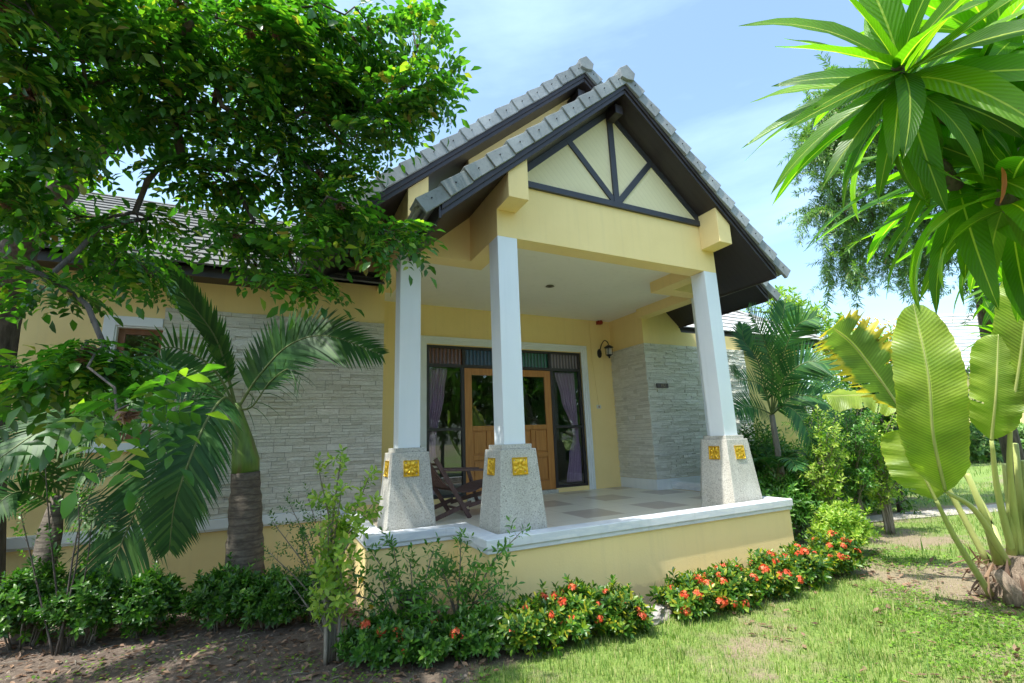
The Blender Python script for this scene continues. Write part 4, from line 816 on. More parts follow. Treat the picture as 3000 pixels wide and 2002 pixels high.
small_palm(atz(2330, 1590)+np.array([.2, .3, 0]), 'young palm with hanging dead brown fronds behind the porch corner', 7, .75, L_PALM2, .95, .3, dead=5, seed=3)
small_palm(atz(2395, 1560)+np.array([.1, .3, 0]), 'low dark fern-like palm right beside the porch coping', 6, .7, L_PALM2, .35, .26, seed=5)
small_palm(atz(2540, 1480), 'pale feathery palm among the shrubs right of the porch', 9, 1.3, L_LANCE, 1.2, .5, seed=8)
# ---- bushes
def whorl(nl=10, l=.055, wd=.022, tilt=.75, stem=.06):
    g = G(); lf = leaf(l, wd, .25, .12); Ms = []
    for k in range(nl):
        a = k*2.4; s = k/nl; d = (math.cos(a)*(1.05-s*.45), tilt*(.35+s), math.sin(a)*(1.05-s*.45)); Ms.append(frame((0, stem*s, 0), d, (0, 1, 0), .75+.35*(1-abs(s-.5))))
    g.place(lf, Ms); return g.get()
WH = [whorl(10), whorl(12, .05, .02), whorl(9, .062, .024)]
WHL = [whorl(10, .08, .024, .6, .16), whorl(12, .075, .022, .6, .2)]
WHS = [whorl(7, .085, .026, .6, .12), whorl(6, .08, .026, .7, .14)]
def flower_head():
    g = G(); lf = leaf(.016, .010, .1, .1); Ms = []
    for k in range(34):
        d = rdir(); d[1] = abs(d[1]); c = d*np.array([.030, .022, .030])*random.uniform(.75, 1.1)
        for q in range(4):
            a = q*1.57+k; o = nrm(np.cross(d, (math.cos(a), math.sin(a)*.3, math.sin(a)))); Ms.append(frame(c, o+d*.3, d, 1))
    g.place(lf, Ms); return g.get()
FH = flower_head(); FHG = G(); FHG.add(*FH); FHM = None
def bush(label, c, r, n, lmat, wh=WH, flowers=0, seed=0, name='bush', group=None, cat='bush', stems=True, sc=(.8, 1.3), low=.0, fl_mat=None, fdir=None, fscale=1.0):
    global FHM
    rs = np.random.default_rng(seed); c = np.asarray(c, float); e = empty(name, (c[0], c[1], 0), label, cat, group); L = G(); Ms = [[] for _ in wh]; ends = []
    for k in range(n):
        d = rs.normal(size=3); d /= np.linalg.norm(d); d[2] = abs(d[2]) if rs.random() < .85 else -abs(d[2])*.5
        lump = 1+.40*mn.noise(Vector((d[0]*2.2+seed*3.1, d[1]*2.2, d[2]*2.2)))+.1*mn.noise(Vector(d*6))
        rad = (rs.random()**.35)*lump*(1.28 if rs.random() < .10 else 1); p = c+np.array([d[0]*r[0], d[1]*r[1], d[2]*r[2]])*rad; p[2] = max(p[2], .03)
        o = nrm(d*np.array([1, 1, .8])+np.array([0, 0, .55])+rs.normal(size=3)*.35); Ms[k % len(wh)].append(frame(p, o, rs.normal(size=3), rs.uniform(*sc)))
        if rad > .8: ends.append((p, o, d))
    for t, m in zip(wh, Ms): L.place(t, m)
    L.build('foliage', lmat, e)
    if stems:
        g = G()
        for k in range(14):
            a = rs.uniform(0, 6.283); q = c+np.array([math.cos(a)*r[0]*.6, math.sin(a)*r[1]*.6, r[2]*.3]); b0 = np.array([c[0]+math.cos(a)*r[0]*.25, c[1]+math.sin(a)*r[1]*.25, -.01]); g.add(*tube([b0, b0*.5+q*.5+rs.normal(size=3)*.02, q], [.008, .006, .004], 5))
        g.build('stems', TWIG, e, True)
    if flowers:
        face = nrm(CAM-c); cand = [q for q in ends if q[2]@face > -.1 or q[2][2] > .5]; rs.shuffle(cand)
        for p, o, d in cand[:flowers]:
            if FHM is None:
                fo = FHG.build('flower_head', fl_mat or RED, None); FHM = fo.data; bpy.data.objects.remove(fo)
            f = bpy.data.objects.new('flower_head', FHM); COL.objects.link(f); f.parent = e; m = Matrix(frame(p+o*.05*fscale, o, rs.normal(size=3), rs.uniform(.7, 1.25)*fscale).tolist()); m.translation -= Vector((c[0], c[1], 0)); f.matrix_local = m
    return e
def gx_(u, v, z=0.): q = atz(u, v, z); return np.array([q[0], q[1], 0])
# flowering hedge: separate bushes from left to right
HG = 'red flowering bushes of the low hedge'
hedge = [(1125, 1945, .27, .21, 240, 6, L_BUSH, 'dark green red-flowered hedge bush at the left end of the row'), (1290, 1950, .25, .20, 220, 4, L_BUSH, 'leafy hedge bush with a single red head below the two stemmed shrubs'),
         (1430, 1930, .24, .22, 230, 6, L_BUSH, 'hedge bush in front of the porch wall corner with few red heads'), (1580, 1915, .27, .27, 270, 6, L_IXORA, 'dark hedge bush with red heads left of the thickest blossom'), (1715, 1885, .26, .30, 260, 12, L_IXORA, 'hedge bush with many coral red heads under the middle of the wall'),
         (1840, 1868, .24, .24, 230, 6, L_IXORA, 'yellowish hedge bush just left of the pale rock'), (2060, 1810, .26, .24, 270, 9, L_IXORA, 'first hedge bush right of the pale rock'), (2180, 1785, .26, .26, 270, 10, L_IXORA, 'hedge bush with orange tips below the right half of the wall'),
         (2290, 1755, .26, .28, 270, 12, L_IXORA, 'hedge bush with orange heads just left of the wall corner'), (2390, 1722, .26, .30, 270, 11, L_IXORA, 'hedge bush beyond the wall corner with orange-red heads'), (2485, 1690, .27, .33, 290, 16, L_IXORA, 'last hedge bush on the right covered in red blossom')]
for i, (u, v, r, h, n, nf, m, lb) in enumerate(hedge):
    p = gx_(u, v); p[1] += .12; bush(lb, (p[0], p[1], h*.42), (r*1.05, r*.8, h*.72), int(n*1.35), m, WH, nf, seed=20+i, group=HG, fscale=1.0 if i < 6 else 1.15)
BG = 'round green bushes along the left wall'
for i, (u, v, r, h, n, lb) in enumerate([(30, 1925, .30, .58, 420, 'green bush at the far left edge beside the tree trunk'), (215, 1915, .29, .52, 380, 'dark green bush under the drooping frond by the small palm'), (400, 1890, .27, .46, 420, 'rounded green bush standing alone left of the bare soil gap'), (640, 1865, .32, .46, 480, 'wide green bush at the foot of the stout palm'), (790, 1860, .28, .40, 420, 'green bush between the stout palm and the lime sapling'), (930, 1835, .24, .36, 300, 'green bush behind the lime sapling')]):
    p = gx_(u, v); p[1] += .2; bush(lb, (p[0], p[1], h*.46), (r, r*.8, h*.60), n, L_BUSH, WH, 0, seed=50+i, group=BG)
p = gx_(1130, 1930); 
b2 = gx_(2560, 1640); bush('bushy light green shrub beyond the last red bush', (b2[0]-.1, b2[1]+.25, .28), (.32, .3, .36), 380, L_LIME, WH, 0, seed=70)
b2 = gx_(2390, 1640); bush('loose green shrub growing behind the right porch corner', (4.75, .35, .38), (.45, .35, .50), 520, L_LANCE, WHL, 0, seed=71)
# stemmed shrubs
def shrub(name, label, base, tops, lmat, wh, rt=.003, rb=.010, per=9, seed=0, group=None, cat='shrub', flow=0, sc=(.7, 1.1), along=.45, bmat=TWIG, spine=0):
    rs = np.random.default_rng(seed); base = np.asarray(base, float); e = empty(name, tuple(base), label, cat, group); S = G(); Ms = [[] for _ in wh]
    for t in tops:
        t = np.asarray(t, float); b0 = base+np.array([rs.uniform(-.05, .05), rs.uniform(-.04, .04), 0]); mid = b0*.5+t*.5+np.array([0, 0, .06*np.linalg.norm(t-b0)])+rs.normal(size=3)*.03; mid = mid*(1-spine)+(b0*np.array([1, 1, 0])+np.array([0, 0, t[2]*.6]))*spine; P = bez([b0, mid, t], 14); S.add(*tube(P, np.linspace(rb, rt, 14), 5))
        for k in range(per):
            s = along+(1-along)*k/(per-1); q = s*13; i = min(int(q), 12); p = P[i]*(1-(q-i))+P[i+1]*(q-i); d = nrm(P[i+1]-P[i]); o = nrm(d*.8+rs.normal(size=3)*(.75 if k < per-1 else .1)+np.array([0, 0, .1]))
            if k < per-1: e1 = p+o*rs.uniform(.04, .10); S.add(*tube([p, e1], [rt*.7, rt*.5], 4)); p = e1
            Ms[k % len(wh)].append(frame(p, o, rs.normal(size=3), rs.uniform(*sc)))
    L = G()
    for t, m in zip(wh, Ms): L.place(t, m)
    S.build('stems', bmat, e, True); L.build('foliage', lmat, e)
    if flow:
        fl = G(); lf = leaf(.03, .026, .1, .05); q = []
        for _ in range(flow):
            m = Ms[rs.integers(len(Ms))]; c = m[rs.integers(len(m))][:3, 3]
            for k in range(5): a = k*1.257; q.append(frame(c+np.array([0, -.03, .02]), (math.cos(a), -.5, math.sin(a)), (0, -1, .3), 1))
        fl.place(lf, q); fl.build('flowers', YEL, e)
    return e
sb = np.array([-1.02, -.02, 0]); 
def tp(b_, lst): return [at(u, v, t) for u, v, t in lst]
shrub('shrub', 'multi-stemmed shrub with one yellow flower below the left pillar', (-1.0, .02, 0), tp(0, [(1090, 1620, 4.1), (1150, 1590, 4.2), (1050, 1690, 4.0), (1200, 1640, 4.2), (1010, 1740, 4.0), (1230, 1700, 4.1), (1120, 1700, 3.9), (1170, 1720, 4.2), (1270, 1610, 4.2), (1075, 1790, 3.9)]), L_LANCE, WHS, per=12, seed=1, flow=2, sc=(.6, .9), along=.4)
shrub('shrub', 'multi-stemmed shrub with long side sprays in front of the porch step', (-.62, -.22, 0), tp(0, [(1350, 1590, 4.0), (1290, 1660, 4.0), (1400, 1650, 4.1), (1470, 1700, 4.1), (1250, 1730, 3.9), (1230, 1780, 3.8), (1440, 1760, 4.0), (1330, 1690, 4.0), (1370, 1720, 4.1), (1525, 1560, 3.9), (1480, 1740, 4.0), (1290, 1640, 4.2)]), L_LANCE, WHS, per=12, seed=2, sc=(.6, .9), along=.4)
shrub('sapling', 'thin grey sapling with pale lime leaves left of the porch', (-1.68, -.22, 0), tp(0, [(1000, 1335, 3.75), (935, 1380, 3.7), (1080, 1400, 3.8), (1090, 1480, 3.8), (1000, 1440, 3.7), (960, 1540, 3.7), (990, 1620, 3.6), (1040, 1560, 3.8), (935, 1700, 3.6), (1010, 1760, 3.6)]), L_LIME, [whorl(7, .055, .026, .6, .07), whorl(6, .06, .028, .7, .06)], per=18, seed=3, rb=.016, along=.42, sc=(.8, 1.3), spine=.9)
shrub('shrub', 'dark fine-leaved shrub leaning left beside the lime sapling', (-1.62, .15, 0), tp(0, [(800, 1530, 4.2), (850, 1480, 4.2), (790, 1620, 4.1), (900, 1450, 4.2), (880, 1560, 4.1), (830, 1680, 4.0), (940, 1500, 4.1)]), L_BUSH, [whorl(12, .035, .016, .6, .12)], per=14, seed=4, sc=(.7, 1.1), along=.35)
shrub('sapling', 'twisted bare-stemmed shrub at the far left behind the bushes', (-3.75, 1.2, 0), [aty(330, 1300, 1.2), aty(130, 1330, 1.3), aty(230, 1450, 1.1), aty(60, 1500, 1.2), aty(270, 1520, 1.2)], L_BUSH, [whorl(10, .04, .022, .6, .12)], per=8, seed=6, bmat=BARK)
# slender clipped shrubs on the right
def slender(label, u, v, toppx, seed, lm, tt, wid=60, nt=24):
    b0 = gx_(u, v); rs = np.random.default_rng(seed); tops = []; tt = np.dot(b0-CAM, CF)
    for k in range(nt): tops.append(at(u-(v-toppx)*.03+rs.uniform(-wid, wid), toppx+(v-toppx)*rs.uniform(0, .62), tt+rs.uniform(-.25, .25)))
    return shrub('slender_shrub', label, b0, tops, lm, [whorl(8, .05, .02, .6, .10), whorl(7, .055, .022, .7, .08)], rb=.016, per=16, seed=seed, along=.4, sc=(.9, 1.4), spine=.7, group='slender shrubs right of the porch', bmat=TWIG)
slender('slender shrub with pale branching stems nearest the porch', 2440, 1590, 1200, 11, L_LIME, 7); slender('slender lime-leaved shrub on a thin dark trunk out on the lawn', 2608, 1565, 1180, 12, L_LIME, 7, 70, 24); slender('slender dark-stemmed shrub between the pale-stemmed one and the lawn', 2530, 1570, 1130, 13, L_LANCE, 7); bush('dense green shrub filling the corner under the slender palm', (5.6, 1.2, .75), (.75, .5, .85), 900, L_LANCE, WHL, 0, seed=77)
bush('dense green shrub behind the slender lime shrub', (7.6, 1.0, .8), (.7, .6, .9), 800, L_BUSH, WHL, 0, seed=78)
slender('slender low shrub against the porch side wall', 2370, 1560, 1350, 14, L_LANCE, 7, 50, 12)
# background foliage masses as separate trees
def btwig(l=.09, wd=.03, n=26, ln=.4, spread=.9):
    g = G(); lf = leaf(l, wd, .25, .25); Ms = []
    for k in range(n): s = random.random(); d = rdir(); d[1] = abs(d[1])*.6+.3; Ms.append(frame((0, ln*s, 0), (d[0]*spread, d[1], d[2]*spread), (0, 0, 1), random.uniform(.7, 1.2)))
    g.place(lf, Ms); return g.get()
BTW = [btwig() for _ in range(4)]; BT2 = [btwig(.16, .045, 22, .3) for _ in range(4)]
def btree(label, base, ells, lm, tws=BTW, name='tree', r0=.12, group='trees behind the house and along the lawn', cat='tree', h=1.6, sc=(.8, 1.3), r_tip=.006):
    base = np.asarray(base, float); n = 5; c = np.mean([e[0] for e in ells], axis=0); root = [(tuple(base), r0), (tuple(base+np.array([0, 0, h*.5])), r0*.8), (tuple(base+np.array([0, 0, h])+(c-base)*np.array([.15, .15, 0])), r0*.65)]
    return tree(name, label, cat, root, ells, tws, lm, BARK, group, scale=sc, r_tip=r_tip)
q = at(2340, 930, 15); btree('bright green frangipani-like tree behind the right wing roof', (q[0], q[1], 0), [E(2260, 900, 15, 60, 40, .8, 40), E(2350, 930, 15, 80, 45, .8, 70), E(2440, 990, 14.5, 70, 60, .8, 60), E(2500, 1060, 14, 80, 60, .8, 50)], L_LIME, BT2, h=3.0)
q = at(2560, 1100, 12); btree('yellow-flowering leafy tree right of the roof corner', (q[0], q[1], 0), [E(2450, 1080, 12, 90, 70, .7, 90), E(2560, 1040, 12, 90, 80, .7, 110), E(2620, 1150, 12, 90, 100, .7, 110), E(2480, 1220, 11.5, 100, 90, .6, 100)], L_LIME, BTW, h=1.5)
q = at(2560, 1350, 10.5); btree('dense green shrub mass behind the slender shrubs', (q[0], q[1], 0), [E(2450, 1330, 10.5, 90, 90, .5, 120), E(2560, 1300, 10.5, 90, 140, .5, 190), E(2390, 1200, 10.5, 60, 80, .5, 50)], L_LANCE, BTW, h=.5, r0=.06, name='shrub', cat='shrub')
q = at(2600, 1300, 9.6); btree('dark dense shrub mass closing the gap left of the banana leaves', (q[0], q[1], 0), [E(2560, 1180, 9.8, 70, 110, .5, 110), E(2630, 1240, 9.6, 50, 110, .4, 80), E(2500, 1400, 9.4, 90, 80, .4, 90), E(2600, 1420, 9.2, 50, 70, .3, 40)], L_BUSH, BTW, h=.5, r0=.06, name='shrub', cat='shrub', group=None)
q = at(2690, 1180, 20); btree('distant green tree behind the banana clump', (q[0], q[1], 0), [E(2680, 1100, 20, 90, 90, 1.5, 120), E(2800, 1180, 20, 120, 90, 1.5, 120)], L_BUSH, BT2, h=2.5, sc=(1, 1.6))
# yellow flowers on that tree
yf = G(); lf = leaf(.05, .045, .1, .05); ms = []
for _ in range(150):
    p = at(random.uniform(2480, 2640), random.uniform(930, 1080), random.uniform(11.2, 11.6))
    for k in range(4): ms.append(frame(p, rdir(), rdir(), 1))
yf.place(lf, ms); yo = yf.build('flowers', YEL, None)
for o in COL.objects:
    if o.get('label') == 'yellow-flowering leafy tree right of the roof corner': yo.parent = o; yo.location = -o.location; yo['kind'] = 'stuff'
# fine-leaved hanging tree
def ftw(n=95, ln=.7):
    g = G(); lf = leaf(.13, .020, .1, .35); Ms = []
    for k in range(n): s = random.random(); d = rdir()*.8; d[1] = abs(d[1])*.6+.35; Ms.append(frame((0, ln*s, -.25*s*s), d, (0, 0, 1), random.uniform(.6, 1.1)))
    g.place(lf, Ms); return g.get()
FT = [ftw() for _ in range(4)]; tb_ = at(2960, 1300, 11); tb_[2] = 0
root = [(tuple(tb_), .2), (tuple(tb_+np.array([0, 0, 2.4])), .16), (tuple(at(2850, 700, 10.8)), .11)]
tree('tree', 'tall fine-leaved tree with hanging foliage behind the frangipani', 'tree', root, [E(2480, 330, 9.5, 110, 110, .6, 135), E(2430, 420, 9.5, 90, 60, .5, 75), E(2600, 420, 9.8, 160, 150, .7, 240), E(2450, 600, 9.6, 100, 70, .5, 90), E(2560, 640, 9.8, 120, 100, .6, 90), E(2480, 760, 9.7, 60, 70, .4, 54), E(2720, 640, 10, 140, 130, .7, 120), E(2680, 760, 10, 140, 50, .6, 60), E(2850, 500, 10, 160, 250, .8, 180), E(2620, 230, 9.6, 120, 80, .6, 60), E(2930, 800, 10, 120, 120, .6, 90)], FT, L_FINE, BARK, scale=(.7, 1.1), hang=.75)
# ---- frangipani, near right
def plum_leaf(L=.34, Wd=.085, nu=10, nv=4, curl=.45):
    V = []; U = []
    for i in range(nu+1):
        s = i/nu; wd = Wd*.5*(math.sin(math.pi*min(1, s**.8*.93+.06)))**.75*(1 if s > .08 else .4); wd = wd if s < .999 else 0.0004; a = curl*s; y = L*(math.sin(a)/curl if curl else s)+.0; z = -L*(1-math.cos(a))/curl if curl else 0
        for j in range(nv+1): t = -1+2*j/nv; V.append((t*wd, y, z+abs(t)*wd*.22+.002*math.sin(s*40)*abs(t))); U.append((j/nv, s))
    F = []
    for i in range(nu):
        for j in range(nv): a = i*(nv+1)+j; F += [(a, a+1, a+nv+2), (a, a+nv+2, a+nv+1)]
    return np.array(V), np.array(F), np.array(U)
PL = [plum_leaf(.46, .080, curl=c) for c in (.2, .5, .85, 1.2)]
def rosette(parent, tip, axis_, n, scale, seed, sag=.0, nm='leaf_cluster'):
    rs = np.random.default_rng(seed); ax = nrm(axis_); a0 = nrm(np.cross(ax, (.3, .2, .9))); b0 = np.cross(ax, a0); g = G()
    for k in range(n):
        a = k*2.3999+rs.uniform(-.2, .2); s = k/n; th = math.radians(18+95*s**.8+rs.uniform(-8, 8)); d = ax*math.cos(th)+(a0*math.cos(a)+b0*math.sin(a))*math.sin(th)+np.array([0, 0, -.25*s-sag]); pos = np.asarray(tip)-ax*(.02+.20*s)
        side = np.cross(d, ax); up = np.cross(nrm(side), nrm(d)); up = nrm(up*.6+np.array([0, 0, .7])+rs.normal(size=3)*.28); g.place(PL[min(3, int(s*2.2+rs.random()*2))], [frame(pos, d, up, scale*rs.uniform(.72, 1.15))])
    return g.build(nm, L_PLUM, parent, True)
pl = empty('frangipani_tree', (1.6, -3.55, 0), 'frangipani with large glossy strap leaves filling the upper right corner', 'tree')
tips = [(at(2630, 190, 1.32), nrm(at(2560, -50, 1.05)-at(2700, 330, 1.5)), 48, 1.0), (at(2900, 60, 1.5), (-.1, -.1, 1), 30, 1.0), (at(2740, 430, 1.6), (-.5, .0, .5), 28, 1.0), (at(2980, 420, 1.45), (.1, -.2, .8), 28, 1.0), (at(2890, 560, 1.8), (-.3, .1, .6), 26, 1.0)]
rosm = pl; stem = G(); hub = at(3350, 900, 2.0); tb2 = np.array([1.6, -3.55, 0]); crotch = at(3300, 560, 2.0)
stem.add(*trunk_mesh(bez([tb2, tb2*.65+hub*.35+np.array([.10, .03, 0]), tb2*.3+hub*.7+np.array([-.03, .05, 0]), hub, crotch], 26), np.linspace(.085, .042, 26), 12, .07))
for i, (p, ax, n, s) in enumerate(tips):
    rosette(pl, p, ax, n, s, 90+i); m = crotch*.45+np.asarray(p)*.55+np.array([0, 0, -.06]); stem.add(*tube(bez([crotch, m, np.asarray(p)-nrm(ax)*.2, p], 12), np.linspace(.045, .014, 12), 8))
stem.build('trunk', TWIG, pl, True)
L_RUST = leafmat('rusty_dead_leaf', [(0, (.45, .16, .05)), (1, (.55, .22, .07))], .4, .5, tcol=(1.3, 1, .7)); g = G(); g.place(PL[1], [frame(at(2935, 490, 1.25), (-.05, 0, -1), (-.3, -.9, .2), .22)]); g.build('dead_leaf', L_RUST, pl, True)
# darker frangipani lower right, further back
pl2 = empty('frangipani_tree', tuple(gx_(3120, 1500)), 'smaller dark green frangipani behind the banana leaves at the right edge', 'tree'); bb = gx_(3120, 1500); cr2 = at(3080, 1050, 5.4); stem = G(); stem.add(*tube(bez([bb, (bb+cr2)/2, cr2], 10), np.linspace(.09, .05, 10), 9))
for i, (u, v, t) in enumerate([(2940, 820, 5.2), (2930, 960, 5.2), (2970, 760, 5.3), (3040, 900, 5.2), (2950, 690, 5.4), (3010, 1010, 5.1), (3030, 640, 5.4)]):
    p = at(u, v, t); rosette(pl2, p, (-.4+.1*i, -.2, .6), 20, .95, 120+i); stem.add(*tube(bez([cr2, cr2*.5+p*.5-np.array([0, 0, .05]), p], 8), np.linspace(.035, .014, 8), 7))
stem.build('trunk', TWIG, pl2, True)
# ---- banana clump
def blade(path, Wd, tears=0, seed=0, nu=60, nv=10, fold=.18, facing=None, ragged=.02, base_w=.35, tip=.75):
    rs = random.Random(seed); P = bez(path, nu+1); V = []; U = []; f = nrm(facing if facing is not None else (-.4, -.9, 0)); cuts = {(rs.randrange(6, nu-3), rs.choice((-1, 1))): rs.uniform(.3, .9) for _ in range(tears)}
    for i in range(nu+1):
        s = i/nu; t = nrm(P[min(i+1, nu)]-P[max(i-1, 0)]); x = nrm(np.cross(t, f)); z = nrm(np.cross(x, t)); 
        prof = min(1, (s/.12))**.6*base_w+(1-base_w)*min(1, s/.3)**.8 if s < .3 else 1.0; prof *= (1-max(0, (s-tip)/(1-tip))**2.2)**.55 if s < 1 else 0.01
        for j in range(nv+1):
            a = -1+2*j/nv; wv = Wd/2*prof*(1+ragged*math.sin(i*1.7+seed)*(abs(a) > .8)+ragged*rs.uniform(-1, 1)*(abs(a) > .9)); yv = .006*math.sin(i*2.1+j)*abs(a)
            V.append(P[i]+x*a*wv+z*(-abs(a)**1.5*wv*fold+yv)+t*abs(a)*wv*.22); U.append((j/nv, s))
    for i in range(nu+1):
        for j in range(nv+1):
            a = -1+2*j/nv; V[i*(nv+1)+j] = V[i*(nv+1)+j]+f*(.020*math.sin(i*.55+seed+2*(a > 0))*abs(a)**1.5+.05*math.sin(i*.16+seed*2)*abs(a)**2)*(Wd/.5)
    F = []
    for i in range(nu):
        for j in range(nv):
            sd = -1 if j < nv/2 else 1; c = cuts.get((i, sd))
            if c and abs(-1+2*(j+.5)/nv) > 1-c: continue
            q = i*(nv+1)+j; F += [(q, q+1, q+nv+2), (q, q+nv+2, q+nv+1)]
    rib = tube(P, np.linspace(.014, .003, len(P)), 6); return (np.array(V), np.array(F), np.array(U)), rib
bc = np.array([4.45, -2.1, 0]); ban = empty('banana_plant', (4.45, -2.1, 0), 'banana clump with broad paddle leaves on tall yellow-green stalks', 'banana plant')
def bleaf(pet, path, Wd, mat=L_BAN, **k):
    bl, rib = blade(path, Wd, **k); g = G(); g.add(*bl); lf = g.build('leaf', mat, ban, True)
    s = G(); s.add(*rib); s.add(*tube(bez(pet+[path[0]], 14), np.linspace(.034, .015, 14), 8)); r = s.build('stalk', STALK, lf, True); r.location = (0, 0, 0); return lf
T = 4.2
bleaf([at(2955, 1655, 4.5), at(2860, 1500, 4.3)], [at(2770, 1440, 4.15), at(2735, 1280, 4.0), at(2720, 1100, 3.95), at(2676, 890, 4.05)], .46, base_w=.72, tip=.60, seed=1, tears=0, fold=.14, facing=nrm(CAM-at(2710, 1150, 4)))
bleaf([at(2900, 1740, 4.5), at(2800, 1580, 4.35)], [at(2742, 1465, 4.25), at(2712, 1405, 4.27), at(2680, 1340, 4.32), at(2655, 1260, 4.4)], .46, seed=2, tears=1, fold=.2, facing=nrm(CAM-at(2710, 1350, 4)))
bleaf([at(2975, 1650, 4.5), at(2925, 1450, 4.4)], [at(2905, 1290, 4.3), at(2918, 1150, 4.2), at(2925, 980, 4.2)], .36, base_w=.7, seed=3, tears=2, fold=.3, facing=nrm(CAM-at(2910, 1100, 4)+np.array([-.8, 0, 0])))
bleaf([at(2990, 1640, 4.5), at(2960, 1400, 4.35)], [at(2960, 1230, 4.2), at(2985, 1080, 4.1), at(3010, 900, 4.0), at(3030, 800, 3.95)], .40, seed=4, tears=3, fold=.5, facing=nrm(CAM-at(2960, 1000, 4)+np.array([-1, .3, 0])))
bleaf([at(2900, 1660, 4.7), at(2760, 1400, 4.9)], [at(2640, 1200, 5.0), at(2570, 1100, 5.0), at(2500, 1010, 5.0), at(2440, 960, 4.95)], .52, mat=L_BANBAD, seed=5, tears=9, fold=.25, ragged=.2, facing=nrm(CAM-at(2550, 1100, 5)))
bleaf([at(3010, 1640, 4.5), at(3020, 1400, 4.3)], [at(3040, 1200, 4.2), at(3080, 1000, 4.1), at(3120, 850, 4.0)], .5, seed=6, tears=3, fold=.3)
bleaf([at(2940, 1650, 4.6), at(2890, 1500, 5.0)], [at(2700, 1180, 5.4), at(2560, 1160, 5.6), at(2420, 1160, 5.7)], .42, seed=7, tears=6, fold=.4, facing=(-.3, -.6, .9))
s = G()
for (u0, v0, u1, v1, r0) in ((2925, 1650, 2835, 1390, .03), (2965, 1650, 2945, 1360, .035), (2990, 1650, 2975, 1300, .03), (3010, 1660, 3000, 1350, .03)): s.add(*tube([at(u0, v0, 4.5), at((u0+u1)/2+8, (v0+v1)/2, 4.45), at(u1, v1, 4.4)], [r0*1.3, r0, r0*.7], 9))
s.build('stalk', STALK, ban, True)
# woody base with dry fibres
zz = np.linspace(0, .42, 9); g = G(); bb_ = atz(3010, 1760); bb_[2] = 0; g.add(*trunk_mesh([bb_+np.array([0, 0, z]) for z in zz], [.30-.12*(z/.42)+.02*math.sin(z*30) for z in zz], 22, .25)); 
g.add(*trunk_mesh([bb_+np.array([-.28, .0, 0]), bb_+np.array([-.30, -.02, .14]), bb_+np.array([-.36, .02, .30])], [.075, .07, .045], 10, .12)); g.build('stump', m_bark('dry_fibrous_base', (.12, .085, .06), (.34, .26, .19), (18, 18, 3), 1.0), ban, True)
g = G(); lf = leaf(.30, .035, .6, .35); ms = []
for k in range(70): a = random.uniform(0, 6.283); r = random.uniform(.15, .30); ms.append(frame(bb_+np.array([r*math.cos(a), r*math.sin(a), random.uniform(.08, .42)]), (math.cos(a)*.5, math.sin(a)*.5, random.uniform(-1, .3)), (math.cos(a), math.sin(a), .3), random.uniform(.4, 1.2)))
g.place(lf, ms); g.build('dead_leaf', L_DEAD, ban, True)
# ---- rock, pot
bm = bmesh.new(); bmesh.ops.create_icosphere(bm, subdivisions=4, radius=1); rp = atz(1925, 1838)
for v in bm.verts: n_ = 1+.35*mn.noise(v.co*1.6+Vector((3, 1, 2)))+.15*mn.noise(v.co*5); v.co = Vector((v.co.x*.26*n_+rp[0], v.co.y*.12*n_+rp[1]+.15, max(-.02, v.co.z*.10*n_+.03)))
me = bpy.data.meshes.new('rock'); bm.to_mesh(me); bm.free(); tag(link('rock', me, m_bark('pale_rock', (.26, .22, .20), (.52, .48, .45), (5, 5, 5), .6)), 'pale grey rock in the gap of the flowering hedge', 'rock')
pt_ = empty('plant_pot', (-.93, .18, 0), 'black plastic plant pot half hidden by the shrubs at the porch wall', 'pot')
g = G(); g.add(*lathe([(.10, 0), (.135, .24), (.15, .245), (.15, .275), (.13, .275), (.125, .20), (0, .20)], -.93, .18, 24)); g.build('pot_body', BLACK, pt_, True)
g = G(); g.add(*tube(bez([(-.93+.14*math.cos(a), .18+.14*math.sin(a), .26) for a in np.linspace(0, 6.1, 12)], 24), .006, 5)); g.build('rim', BLACK, pt_, True)
# ---- far things on the right
hb = empty('house', (33, 11, 0), 'distant house with pale tiled hip roof behind the banana leaves', 'house')
c_ = at(2830, 1010, 30); X0, Y0 = c_[0], c_[1]
dx = CR*1; dxy = nrm([dx[0], dx[1], 0]); dyy = nrm([CF[0], CF[1], 0])
def H(a, c, z): return tuple(np.array([X0, Y0, 0])+dxy*a+dyy*c+np.array([0, 0, z]))
z_e, z_r = at(2830, 1085, 30)[2], at(2830, 880, 30)[2]
b = MB(); rows = 16
for k in range(rows):
    s0, s1 = k/rows, (k+1)/rows; l0, l1 = -3.6+2.6*s0, -3.6+2.6*s1
    b.add([H(l0, 3*s0-.05, z_e+(z_r-z_e)*s0+.05), H(9, 3*s0-.05, z_e+(z_r-z_e)*s0+.05), H(9, 3*s1, z_e+(z_r-z_e)*s1), H(l1, 3*s1, z_e+(z_r-z_e)*s1), H(l0, 3*s0-.05, z_e+(z_r-z_e)*s0), H(9, 3*s0-.05, z_e+(z_r-z_e)*s0)], [(0, 1, 2, 3), (4, 5, 1, 0)])
b.add([H(-3.6, 0, z_e), H(-1, 3, z_r), H(-1, 3.2, z_r), H(-3.6, 6, z_e)], [(0, 1, 2, 3)]); b.build('roof', TILEW, hb)
b = MB(); P0 = [H(-3.0, .6, 0), H(9, .6, 0), H(9, 5, 0), H(-3.0, 5, 0)]; P1 = [H(-3.0, .6, z_e), H(9, .6, z_e), H(9, 5, z_e), H(-3.0, 5, z_e)]; b.add(P0+P1, [(0, 1, 5, 4), (1, 2, 6, 5), (2, 3, 7, 6), (3, 0, 4, 7)]); b.build('wall', YELLOW, hb)
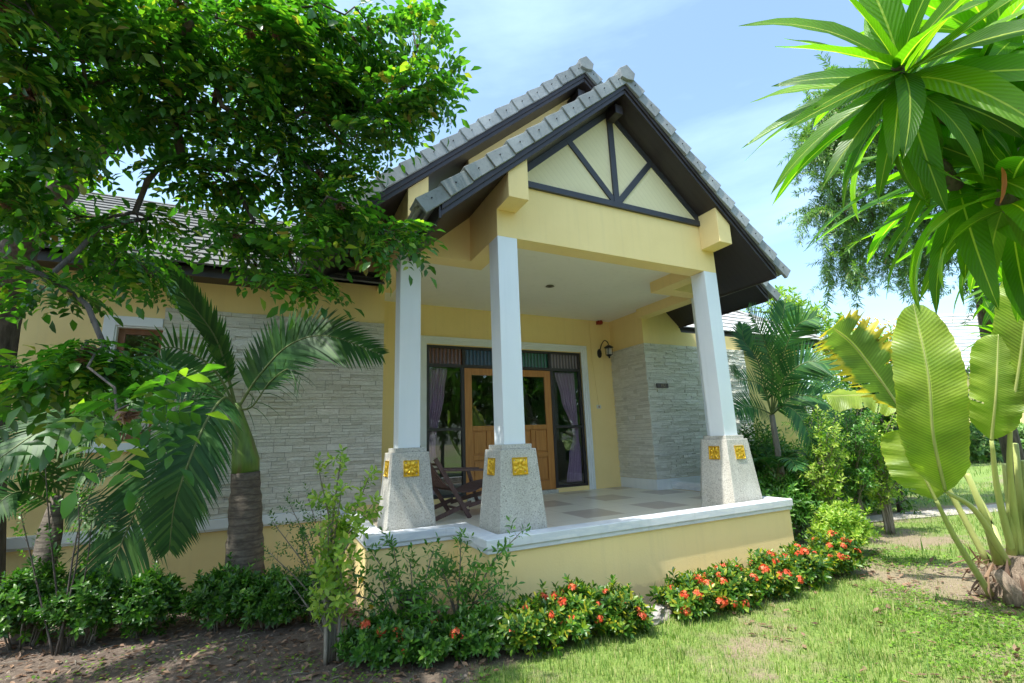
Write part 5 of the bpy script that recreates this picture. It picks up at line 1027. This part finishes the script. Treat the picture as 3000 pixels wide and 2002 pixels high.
b = MB(); b.add([H(-3.6, -.02, z_e-.25), H(9, -.02, z_e-.25), H(9, -.02, z_e), H(-3.6, -.02, z_e), H(-3.6, .6, z_e-.25), H(9, .6, z_e-.25)], [(0, 1, 2, 3), (0, 4, 5, 1)]); b.build('fascia', DARK, hb)
for o in (hb,):
    o.location = (X0, Y0, 0)
    for c in o.children: c.location = (-X0, -Y0, 0)
for i, (u, t, rr_, lb) in enumerate([(2700, 21, 1.6, 'low clipped hedge beyond the lawn left of the banana stalks'), (2880, 21, 1.8, 'low clipped greyish hedge beyond the lawn behind the banana stalks'), (3040, 21, 1.6, 'low hedge beyond the lawn at the right edge')]):
    p = at(u, 1330, t); bush(lb, (p[0], p[1], .5), (rr_, .8, .85), 900, L_FINE, [whorl(14, .14, .07, .6, .12)], 0, seed=200+i, name='hedge', group='clipped hedges beyond the lawn', cat='hedge', stems=False, sc=(1, 1.6))
# trees and a neighbour house behind the viewer: they close the garden and are what the panes mirror
nb = empty('house', (-3, -16, 0), 'neighbouring yellow house across the garden, mirrored in the door panes', 'house')
b = MB(); b.box(-7, 1, -20, -15, 0, 3.4); b.build('wall', YELLOW, nb); b = MB(); b.prism([(-21, 3.3), (-14.2, 3.3), (-17.5, 5.6)], -7.8, 1.8, 'x'); b.build('roof', TILE, nb)
for i, (x, y, s) in enumerate([(5.5, -12, 1.0), (9.5, -10, 1.15), (2.2, -13.5, .9), (13, -13, 1.2), (-9, -11, 1.1)]):
    btree(['rounded tree mirrored right of centre in the door panes', 'tall tree mirrored in the right sidelight', 'small tree mirrored beside the neighbour house', 'large tree at the far corner of the garden behind the viewer', 'tree beyond the left end of the neighbour house'][i], (x, y, 0), [((x, y, 3.4*s), (2.2*s, 2.0*s, 1.7*s), 190), ((x+.8, y, 4.6*s), (1.9*s, 1.5*s, 1.4*s), 110)], L_BUSH, BT2, sc=(2.2, 3.4), h=2, group='trees behind the viewer')
print('objects', len(COL.objects), 'tris', sum(len(o.data.polygons) for o in COL.objects if o.type == 'MESH'))
